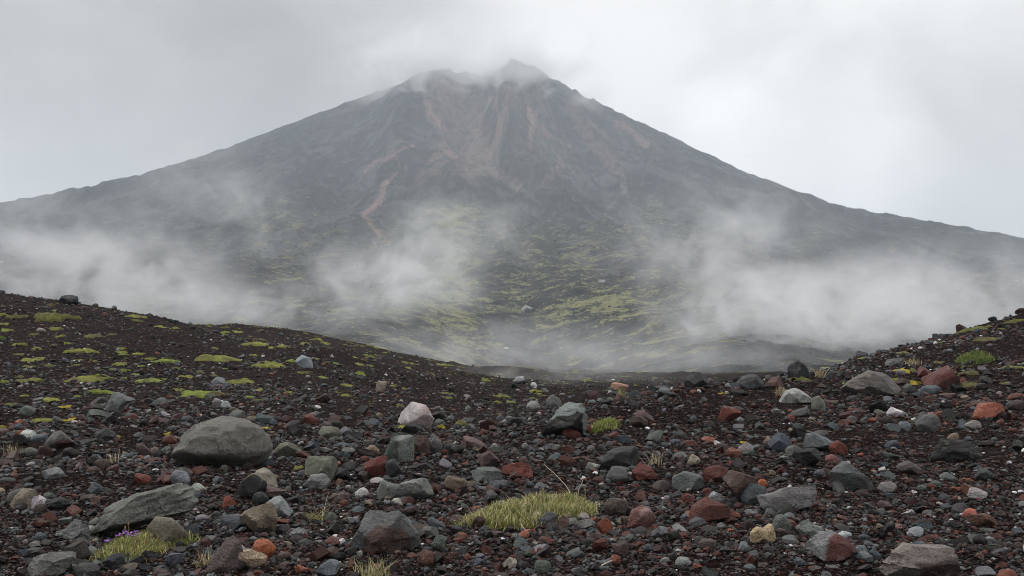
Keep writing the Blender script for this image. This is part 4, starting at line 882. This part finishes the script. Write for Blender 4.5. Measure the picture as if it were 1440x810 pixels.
MOSS = [  # photo boxes and colour words of the cushions one can pick out
 (45, 432, 98, 456, 'olive'), (10, 438, 32, 451, 'olive'), (0, 453, 14, 459, 'yellow-green'), (-6, 467, 10, 478, 'green'), (0, 461, 18, 467, 'lime'), (18, 480, 42, 487, 'yellow-green'),
 (65, 459, 91, 465, 'yellow-green'), (176, 441, 201, 447, 'yellow-green'), (220, 456, 242, 462, 'yellow-green'), (122, 468, 144, 477, 'dull'), (94, 491, 141, 497, 'yellow-green'), (33, 500, 59, 509, 'yellow-green'),
 (30, 511, 47, 518, 'olive'), (164, 487, 178, 493, 'yellow-green'), (158, 508, 178, 516, 'yellow-green'), (168, 515, 181, 524, 'lime'), (96, 521, 141, 539, 'yellow-green'), (25, 529, 57, 538, 'yellow-green'), (0, 531, 14, 539, 'lime'),
 (193, 529, 229, 539, 'lime'), (213, 503, 249, 512, 'lime'), (120, 546, 160, 555, 'lime'), (47, 556, 80, 567, 'yellow-green'), (7, 564, 28, 572, 'olive'), (80, 567, 104, 575, 'mustard'), (37, 583, 77, 595, 'yellow-green'),
 (86, 583, 118, 592, 'mustard'), (-4, 597, 10, 604, 'mustard'), (246, 550, 303, 560, 'lime'), (318, 531, 355, 541, 'yellow-green'), (255, 526, 275, 532, 'yellow-green'), (340, 480, 373, 486, 'yellow-green'), (273, 494, 330, 509, 'yellow-green'),
 (308, 498, 331, 506, 'yellow-green'), (357, 502, 396, 518, 'yellow-green'), (404, 500, 419, 510, 'lime'), (388, 483, 408, 489, 'yellow-green'), (460, 504, 482, 512, 'green'), (417, 520, 438, 526, 'olive'), (498, 520, 514, 528, 'lime'),
 (480, 537, 496, 544, 'yellow-green'), (677, 527, 689, 537, 'lime'), (695, 552, 713, 560, 'yellow-green'), (620, 549, 636, 555, 'yellow-green'), (635, 583, 661, 603, 'olive'), (611, 591, 626, 603, 'mustard'), (557, 595, 576, 602, 'yellow-green'),
 (1257, 516, 1288, 526, 'mustard'), (1273, 533, 1293, 542, 'mustard'), (1345, 521, 1376, 529, 'dull'), (1368, 473, 1400, 480, 'dull'), (1353, 458, 1392, 465, 'olive'), (1414, 511, 1438, 519, 'yellow-green'), (1418, 446, 1440, 454, 'olive'),
 (1105, 528, 1141, 536, 'olive'), (1353, 535, 1378, 546, 'dull'), (815, 530, 833, 536, 'yellow-green'), (742, 555, 757, 561, 'olive'), (410, 652, 427, 662, 'yellow-green'), (668, 627, 681, 635, 'mustard'),
 (230, 606, 243, 612, 'mustard'), (368, 597, 384, 603, 'mustard'), (158, 610, 171, 617, 'yellow-green'), (347, 661, 358, 672, 'yellow-green'), (1010, 548, 1022, 554, 'mustard'), (1042, 618, 1050, 624, 'mustard'),
]
mr = np.random.default_rng(31)
cushions = []
def put_cushion(x0, y0, x1, y1, word):
    px = (x0 + x1) / 2
    Xb, Yb = hit(px, y1); _, Yt = hit(px, y0 + .45 * (y1 - y0))
    w = (x1 - x0) / 1400 * Yb; dep = min(max((Yt - Yb) * 1.15, .45 * w), 1.9 * w); Yc = Yb + dep / 2; Xc = px_u(px) * Yc
    c = np.array(MOSS_C[word]) * mr.uniform(.85, 1.15)
    V, F, C_, z0 = cushion_mesh(int(x0 * 13 + y0 * 7 + 900), w, dep, max(.11 * w, .36 * (y1 - y0) / 1400 * Yb), Xc, Yc, c)
    o = mesh_np('moss_cushion', V, F, M_MOSS, colour=C_, smooth=True); o.location = (Xc, Yc, z0)
    cushions.append((o, Xc, Yc, w, (x1 - x0) / max(y1 - y0, 1), x1 - x0, word))
def px_u(px): return (px - 720) / 1400.0
for a in MOSS: put_cushion(*a)
k = 0
while k < 95:
    px = mr.uniform(0, 780) if mr.random() < .82 else mr.uniform(1130, 1440)
    py = mr.uniform(428, 570) if px < 780 else mr.uniform(455, 545)
    X, Y = hit(px, py)
    if Y < 22 or Y > 118: continue
    if abs((470 - py) / 1400 * Y + EYE - H1(X, Y)) > .15: continue
    if any(abs(X - c[1]) < (c[3] * .6 + .25) and abs(Y - c[2]) < c[3] * .7 + .3 for c in cushions): continue
    w = mr.uniform(7, 17); put_cushion(px - w / 2, py - w * .2, px + w / 2, py + w * .2, ['yellow-green', 'olive', 'lime', 'dull', 'yellow-green'][int(mr.integers(0, 5))]); k += 1
ORD = 'nearest second third fourth fifth sixth seventh eighth ninth tenth eleventh twelfth thirteenth fourteenth fifteenth sixteenth'.split()
short = [a for a in LANDMARKS if len(a[3].split()) <= 7]
bins = {}
for c in cushions:
    d = [math.hypot(c[1] - a[0], c[2] - a[1]) for a in short]; a = short[int(np.argmin(d))]; dx, dy = c[1] - a[0], c[2] - a[1]
    rel = ('right of' if dx > 0 else 'left of') if abs(dx) > abs(dy) * .8 else ('behind' if dy > 0 else 'in front of')
    bins.setdefault((a[3], rel), []).append((min(d), c))
for (lm, rel), L_ in bins.items():
    for q, (d, c) in enumerate(sorted(L_, key=lambda t: t[0])):
        shp = 'tiny' if c[5] < 12 else ('long' if c[4] > 4.4 else ('broad' if c[5] > 30 else 'small'))
        colw = {'dull': 'straw-green', 'mustard': 'mustard-yellow'}.get(c[6], c[6])
        tag(c[0], f'{shp} {colw} moss cushion, {ORD[min(q, 15)]} {rel} {lm}', 'moss', 'moss cushions on the cinder slopes')
def moss_flecks():
    g = np.random.default_rng(77); Vs, Fs, Cs = [], [], []; off = 0
    n = 0
    while n < 2300:
        Y = math.exp(g.uniform(math.log(26), math.log(240))); u = g.uniform(-.66, .3) if g.random() < .85 else g.uniform(.3, .66); X = u * Y
        dn = fbm(np.array([X * .06]), np.array([Y * .06]), 501, 3)[0]
        if g.random() > .45 + 1.5 * dn: continue
        if u > .12 and Y < 60 and g.random() < .6: continue
        w = g.uniform(2.2, 6.5) / 1400 * min(Y, 190) * (1.0 if Y < 70 else 1.7)
        V, F, C_, z0 = cushion_mesh(int(g.integers(0, 1e6)), w, w * g.uniform(.6, 1.3), .14 * w, X, Y, np.array(MOSS_C[['yellow-green', 'olive', 'dull', 'lime'][int(g.integers(0, 4))]]) * g.uniform(.7, 1.05), 2, 9, True)
        Vs.append(V + [X, Y, z0]); Fs.append(F + off); off += len(V); Cs.append(C_); n += 1
    o = mesh_np('moss_flecks', np.concatenate(Vs), np.concatenate(Fs), M_MOSS, colour=np.concatenate(Cs), smooth=True); o['kind'] = 'stuff'
moss_flecks()

# ------------------------------------------------------------------ grass, flowers, dry stalks
GC = {'green': (.105, .145, .035), 'lime': (.23, .245, .065), 'yellow': (.36, .335, .12), 'straw': (.48, .41, .26), 'tan': (.26, .19, .10), 'dark': (.035, .03, .024)}
def blades(seed, pts, hmin, hmax, wid, cols, lean=.5, droop=.5, zf=None):
    """thin curved blades rooted at pts (n, 3); returns triangles"""
    r = np.random.default_rng(seed); n = len(pts); S = 4
    h = r.uniform(hmin, hmax, n); a = r.uniform(0, 2 * np.pi, n); ln = np.abs(r.normal(0, lean, n))
    d = np.stack([np.cos(a), np.sin(a)], 1); side = np.stack([-d[:, 1], d[:, 0]], 1)
    V = np.zeros((n, S * 2 + 1, 3)); t = np.linspace(0, 1, S + 1)
    for i in range(S + 1):
        c = pts.copy(); b_ = ln * (t[i] + droop * t[i] ** 2); c[:, :2] += d * (h * b_)[:, None]; c[:, 2] += h * (t[i] - .35 * droop * ln * t[i] ** 2)
        if i < S:
            w = (wid * (1 - .75 * t[i]) * r.uniform(.8, 1.2, n))[:, None] / 2
            V[:, 2 * i] = c; V[:, 2 * i + 1] = c; V[:, 2 * i, :2] -= side * w; V[:, 2 * i + 1, :2] += side * w
        else: V[:, 2 * S] = c
    f = []
    for i in range(S - 1): f += [(2 * i, 2 * i + 1, 2 * i + 3), (2 * i, 2 * i + 3, 2 * i + 2)]
    f.append((2 * S - 2, 2 * S - 1, 2 * S)); f = np.array(f)
    F = (f[None] + (np.arange(n) * (2 * S + 1))[:, None, None]).reshape(-1, 3)
    ci = r.choice(len(cols), n, p=np.array([c[1] for c in cols]) / sum(c[1] for c in cols))
    base = np.array([GC[c[0]] for c in cols])[ci] * r.uniform(.75, 1.25, (n, 1))
    Cc = np.repeat(base[:, None], 2 * S + 1, 1)
    return V.reshape(-1, 3), F, Cc.reshape(-1, 3)
def empty(name, loc, label, cat, group=None):
    o = bpy.data.objects.new(name, None); col.objects.link(o); o.location = loc; o.empty_display_size = .1
    return tag(o, label, cat, group)
def tube(pts, r0, r1, n=6):
    pts = np.array(pts, float); V = []; F = []
    for i, p in enumerate(pts):
        d = pts[min(i + 1, len(pts) - 1)] - pts[max(i - 1, 0)]; d /= np.linalg.norm(d)
        s = np.cross(d, [.3, .9, .2]); s /= np.linalg.norm(s); u = np.cross(d, s); rr = r0 + (r1 - r0) * i / (len(pts) - 1)
        for k in range(n): V.append(p + rr * (math.cos(2 * math.pi * k / n) * s + math.sin(2 * math.pi * k / n) * u))
    for i in range(len(pts) - 1):
        for k in range(n):
            a, b_ = i * n + k, i * n + (k + 1) % n; F += [(a, b_, b_ + n), (a, b_ + n, a + n)]
    return np.array(V), np.array(F)
def grass_patch(name, label, box, poly, nb, hpx, cols, flowers=None, stalks=0, mound=.5, wid=.006, cat='grass', lean=.55, seed=1, dead=0, mc='yellow-green'):
    """a mat of grass whose top view is the photo polygon laid on the ground"""
    r = np.random.default_rng(seed)
    P = []
    for (x, y) in poly:
        X, Y = hit(x, y); P.append((X, Y))
    P = np.array(P); c0 = P.mean(0); Yc = c0[1]; s = Yc / 1400
    z0 = H1(*c0); root = empty(name, (c0[0], c0[1], z0), label, cat)
    def inside(q):
        k = np.zeros(len(q), bool); j = len(P) - 1
        for i in range(len(P)):
            cnd = ((P[i, 1] > q[:, 1]) != (P[j, 1] > q[:, 1])) & (q[:, 0] < (P[j, 0] - P[i, 0]) * (q[:, 1] - P[i, 1]) / (P[j, 1] - P[i, 1] + 1e-9) + P[i, 0])
            k ^= cnd; j = i
        return k
    def edge(q):
        d = np.full(len(q), 9.0)
        for i in range(len(P)):
            a, b_ = P[i], P[(i + 1) % len(P)]; e = b_ - a; t = np.clip(((q - a) @ e) / (e @ e + 1e-9), 0, 1); d = np.minimum(d, np.hypot(*(q - a - t[:, None] * e).T))
        return d
    def pick(n, margin=0):
        o = np.zeros((0, 2))
        while len(o) < n:
            q = r.uniform(P.min(0) - .04, P.max(0) + .04, (n * 3, 2)); k = (inside(q) | ((edge(q) < .07) & (r.random(len(q)) < .22))) & (r.random(len(q)) < .45 + 2.2 * np.clip(fbm(q[:, 0] * 4, q[:, 1] * 4, seed, 3) + .25, 0, 1)); o = np.concatenate([o, q[k]])
        return o[:n]
    mh = mound * hpx * s
    def top(q): return H(q[:, 0], q[:, 1]) + mh * inside(q) * np.clip(edge(q) / .22, 0, 1) ** .6 * (.8 + .7 * fbm(q[:, 0] * 5, q[:, 1] * 5, seed + 3, 3))
    # the mat beneath the blades
    gx = np.linspace(P[:, 0].min(), P[:, 0].max(), 60); gy = np.linspace(P[:, 1].min(), P[:, 1].max(), 44)
    gX, gY = np.meshgrid(gx, gy); q = np.stack([gX.ravel(), gY.ravel()], 1); ins = inside(q)
    z = np.where(ins, top(q), H(q[:, 0], q[:, 1]) - .02)
    i, j = np.meshgrid(np.arange(43), np.arange(59), indexing='ij'); F = np.stack([i * 60 + j, i * 60 + j + 1, (i + 1) * 60 + j + 1, (i + 1) * 60 + j], -1).reshape(-1, 4)
    F = F[ins[F].any(1)]; u_, inv = np.unique(F, return_inverse=True)
    off = np.array([c0[0], c0[1], z0])
    Vm = np.stack([q[:, 0], q[:, 1], z], 1)[u_] - off
    mesh_np('mat', Vm, inv.reshape(-1, 4), M_MOSS, root, colour=np.repeat(np.array([MOSS_C[mc]]) * .55, len(Vm), 0), smooth=True)
    q = pick(nb); pts = np.stack([q[:, 0], q[:, 1], top(q) - .01], 1) - off
    V, F, Cc = blades(seed, pts, hpx * s * .35, hpx * s, wid, cols, lean)
    if dead:
        q = pick(dead); pts = np.stack([q[:, 0], q[:, 1], top(q) - .01], 1) - off
        V2, F2, C2 = blades(seed + 9, pts, hpx * s * .5, hpx * s * 1.1, wid * .8, [('straw', 3), ('tan', 1)], lean * 1.2)
        F = np.concatenate([F, F2 + len(V)]); V = np.concatenate([V, V2]); Cc = np.concatenate([Cc, C2])
    mesh_np('blades', V, F, M_GRASS, root, colour=Cc)
    q = pick(stalks) if stalks else []
    for k in range(stalks):
        p = np.array([q[k][0], q[k][1], top(q[k:k + 1])[0]]) - off; hh = hpx * s * r.uniform(1.1, 1.9); lx, ly = r.normal(0, .2, 2) * hh
        pts = [p + np.array([lx * t ** 1.5, ly * t ** 1.5, hh * t]) for t in (0, .35, .7, 1)]
        V, F = tube(pts, .0042, .003, 4); D, Fd = ico(1); V2 = D * [.008, .008, .018] + pts[-1]
        mesh_np('seed_stalk', np.concatenate([V, V2]), np.concatenate([F, Fd + len(V)]), M_GRASS, root, colour=np.repeat([[.26, .17, .09]], len(V) + len(V2), 0))
    for (fx, fy, cc) in flowers or []:
        X, Y = hit(fx, fy + hpx * .9); p = np.array([X, Y + .05, H1(X, Y) + hpx * s * 1.05]) - off
        V = []; F = []; C_ = []
        for pk in range(6):
            a = pk * math.pi / 3 + r.random(); d = np.array([math.cos(a), math.sin(a), .45]); sd2 = np.array([-math.sin(a), math.cos(a), 0]); L0 = .026
            k0 = len(V); V += [p, p + d * L0 * .6 + sd2 * L0 * .42, p + d * L0 * 1.15, p + d * L0 * .6 - sd2 * L0 * .42]; F += [(k0, k0 + 1, k0 + 2), (k0, k0 + 2, k0 + 3)]; C_ += [cc] * 4
        Vs, Fs = tube([p - np.array([0, 0, .08]), p - np.array([.004, 0, .03]), p], .003, .002, 4)
        F += [tuple(x + len(V) for x in f_) for f_ in Fs.tolist()]; V += list(Vs); C_ += [GC['green']] * len(Vs)
        mesh_np('flower', np.array(V), np.array(F), M_GRASS, root, colour=np.array(C_))
    return root
GP = grass_patch
GP('grass_patch', 'large ragged patch of yellow green grass in the middle of the gravel', None, [(640, 742), (672, 728), (712, 718), (742, 708), (775, 706), (812, 708), (838, 714), (842, 722), (815, 728), (780, 735), (752, 743), (715, 746), (690, 745), (668, 740)], 5200, 13,
   [('green', 2), ('lime', 4), ('yellow', 5), ('straw', 3)], stalks=5, mound=1.0, seed=3, dead=700, wid=.0065)
PUR, LIL = (.23, .07, .36), (.36, .19, .48)
GP('flowering_cushion', 'green cushion plant with purple flowers before the long leaning boulder', None, [(134, 790), (146, 774), (172, 763), (205, 757), (240, 752), (268, 756), (272, 764), (250, 770), (225, 778), (196, 789), (160, 795)], 4200, 12,
   [('green', 3), ('lime', 5), ('yellow', 3), ('straw', 1)], flowers=[(146, 766, PUR), (163, 758, PUR), (168, 755, LIL), (173, 752, PUR), (177, 757, PUR), (180, 754, LIL), (187, 752, PUR), (190, 756, PUR), (184, 759, PUR)], stalks=7, mound=1.1, seed=5, dead=420, wid=.007, cat='cushion plant')
GP('moss_tuft', 'bright lime moss tuft right of the dark folded boulder', None, [(826, 607), (838, 598), (856, 594), (868, 595), (868, 602), (852, 604), (838, 609)], 1100, 8, [('green', 1), ('lime', 5), ('yellow', 1)], stalks=3, mound=.8, seed=7, wid=.012, cat='moss tuft', mc='lime')
GP('grass_patch', 'vivid green strip of grass high on the stony ridge', None, [(1346, 511), (1352, 503), (1372, 500), (1394, 503), (1396, 509), (1372, 512)], 1000, 8, [('green', 6), ('lime', 3)], mound=.7, seed=9, wid=.02, mc='green')
def dry_tuft(label, px, py, wpx, hpx, n, cols=(('straw', 3), ('tan', 2)), seed=1, green=0, lean=.45, wid=.006):
    X, Y = hit(px, py); s = Y / 1400; r = np.random.default_rng(seed); z0 = H1(X, Y)
    root = empty('dry_tuft', (X, Y, z0), label, 'dry grass')
    pts = np.stack([r.normal(0, wpx * s * .18, n), r.normal(0, wpx * s * .12, n), np.full(n, -.01)], 1)
    V, F, Cc = blades(seed, pts, hpx * s * .5, hpx * s * 1.05, wid * Y / 11, list(cols), lean, .6); mesh_np('stalks', V, F, M_GRASS, root, colour=Cc)
    if green:
        pts = np.stack([r.normal(0, wpx * s * .13, green), r.normal(0, wpx * s * .1, green), np.full(green, -.01)], 1)
        V, F, Cc = blades(seed + 1, pts, hpx * s * .12, hpx * s * .38, wid * Y / 11, [('lime', 2), ('yellow', 2)], .6); mesh_np('green_leaves', V, F, M_GRASS, root, colour=Cc)
dry_tuft('dry straw tuft fanning out beside the dark charcoal boulder', 921, 655, 34, 27, 34, seed=11, lean=.35)
dry_tuft('thin straw tuft with a green heart between the mottled stone and saddle rock', 447, 732, 40, 46, 20, seed=12, green=60, lean=.7)
dry_tuft('pale dry tuft at the left end of the slope near the dark grey block', 14, 643, 26, 26, 40, seed=13)
dry_tuft('short green and straw tuft left of the dark grey block', 31, 642, 16, 16, 26, cols=(('lime', 2), ('straw', 2)), seed=14)
dry_tuft('golden dry tuft at the lower edge in front of the saddle rock', 525, 814, 60, 34, 130, cols=(('straw', 3), ('yellow', 2)), seed=15, green=90)
dry_tuft('small straw tuft left of the mauve brown tilted slab', 287, 797, 30, 30, 46, seed=16, green=40)
dry_tuft('tiny dry tuft between the dark grey block and the big boulder', 160, 651, 18, 22, 24, seed=17, green=14)
dry_tuft('wispy grey green weed on the rim of the dark red bank', 873, 562, 22, 20, 60, cols=(('lime', 1), ('straw', 1)), seed=18)
dry_tuft('pale golden tuft between the black pointed rock and the ridge boulder', 1154, 531, 20, 18, 60, seed=19)
dry_tuft('wide golden dry tuft behind the flat grey rock on the ridge', 1283, 513, 34, 12, 90, seed=20)
dry_tuft('golden tuft beside the white grey wedge', 1097, 556, 20, 16, 60, seed=21)
dry_tuft('brown grass stalks behind the large ragged grass patch', 724, 716, 26, 18, 18, cols=(('tan', 3),), seed=22)
def twig(label, pts, r0=.006):
    P = []
    for (px, py, hz, dy) in pts:
        X, Y = hit(*pts[0][:2]); Yk = Y + dy; P.append((px_u(px) * Yk, Yk, EYE + (470 - py) / 1400 * Yk))
    P = np.array(P); o0 = P[0].copy(); V, F = tube(P - o0, r0, r0 * .5, 6)
    o = mesh_np('dry_twig', V, F, M_GRASS, colour=np.repeat([[.42, .36, .28]], len(V), 0), smooth=True); o.location = o0; tag(o, label, 'twig')
twig('long pale twig leaning over the back of the large grass patch', [(803, 694, 0, 0), (795, 682, 0, .05), (782, 668, 0, .12), (765, 653, 0, .2)])
twig('forked brown twig standing in the large grass patch', [(812, 700, 0, .1), (814, 688, 0, .1), (818, 680, 0, .12), (821, 671, 0, .14)], .005)
twig('short pale twig in front of the large grass patch', [(744, 750, 0, 0), (737, 743, 0, .05), (731, 736, 0, .1)], .005)
twig('short pale stick lying near the greenish flat pebble', [(843, 797, 0, 0), (852, 792, 0, .04), (864, 787, 0, .08)], .008)

# ------------------------------------------------------------------ lumps on the skyline and boulders on the volcano
lr = np.random.default_rng(12)
for k, px in enumerate([1141, 1148, 1176, 1204, 1212, 1217, 1239, 1271, 1277, 1283, 1318, 1352, 1359, 1396, 1421, 1436]):
    u = px_u(px); Ys = np.linspace(24, 45, 300); el = (H(u * Ys, Ys) - EYE) / Ys; i = int(np.argmax(el)); Y = Ys[i]; X = u * Y
    w = (5 + 15 * lr.random() ** 2) / 1400 * Y; h = w * lr.uniform(.55, .95)
    V, F, D, f = rock_shape(4000 + k, w, h, w, 'ang', None, 3, 0, 1.5)
    o = mesh_np('rock', V, F, M_STONE, colour=stone_colours(4000 + k, V, D, f, ('dgrey', 'black', 'dgrey', 'maroon')[k % 4])); o.location = (X, Y, H1(X, Y) - h * .3)
    tag(o, 'dark jagged lava lump breaking the skyline of the stony ridge', 'rock', 'lava lumps along the ridge skyline')
for (px, py, wpx, c, lb) in [(742, 440, 20, 'lgrey', 'grey boulder at the mouth of the ravine below the volcano'), (610, 291, 7, 'black', 'black block on the mossy shoulder of the volcano'), (376, 364, 9, 'dgrey', 'dark block in the mist on the left flank of the volcano'),
                             (846, 400, 11, 'lgrey', 'pale grey boulder on the mossy slope right of the ravine'), (434, 401, 6, 'dgrey', 'small dark block below the mist on the left flank'), (712, 494, 9, 'white', 'white block lying in the bed of the ravine')]:
    X, Y, Z = hit_mountain(px, py); w = wpx / 1400 * Y
    V, F, D, f = rock_shape(int(px), w, w * .65, w, 'ang', None, 3)
    o = mesh_np('boulder', V, F, M_STONE, colour=stone_colours(int(px), V, D, f, c)); o.location = (X, Y, Z - w * .1); tag(o, lb, 'boulder')

def far_rubble():
    g = np.random.default_rng(8); D, F = ico(1); Vs, Fs, Cs = [], [], []; n = 0
    nY = int(np.searchsorted(M_Y, 1900))
    while n < 7000:
        j = int(np.searchsorted(M_U, g.uniform(-.56, .56))); i = int(nY * g.random() ** .8)
        Y = M_Y[i]; X = M_U[j] * Y; z = M_Z[i, j]
        if z < -9.5 or z - EYE > .14 * Y: continue
        w = min(1.0 * g.random() ** (-1 / 2.3), 5) / 1400 * Y * 1.25
        V = D * g.uniform(.6, 1, (len(D), 1)) * np.array([w, w, w * .7]) / 1.6
        Vs.append(V + [X + g.normal(0, .3), Y + g.normal(0, 1), z + w * .1]); Fs.append(F + n * len(D))
        c = np.array([(.012, .012, .012), (.02, .02, .021), (.05, .05, .052), (.16, .16, .165), (.3, .3, .3), (.06, .04, .035)][int(g.choice(6, p=[.3, .25, .18, .15, .06, .06]))]) * g.uniform(.7, 1.3)
        Cs.append(np.repeat(c[None], len(D), 0)); n += 1
    o = mesh_np('rubble', np.concatenate(Vs), np.concatenate(Fs), M_GRAVEL, colour=np.concatenate(Cs)); o['kind'] = 'stuff'
far_rubble()
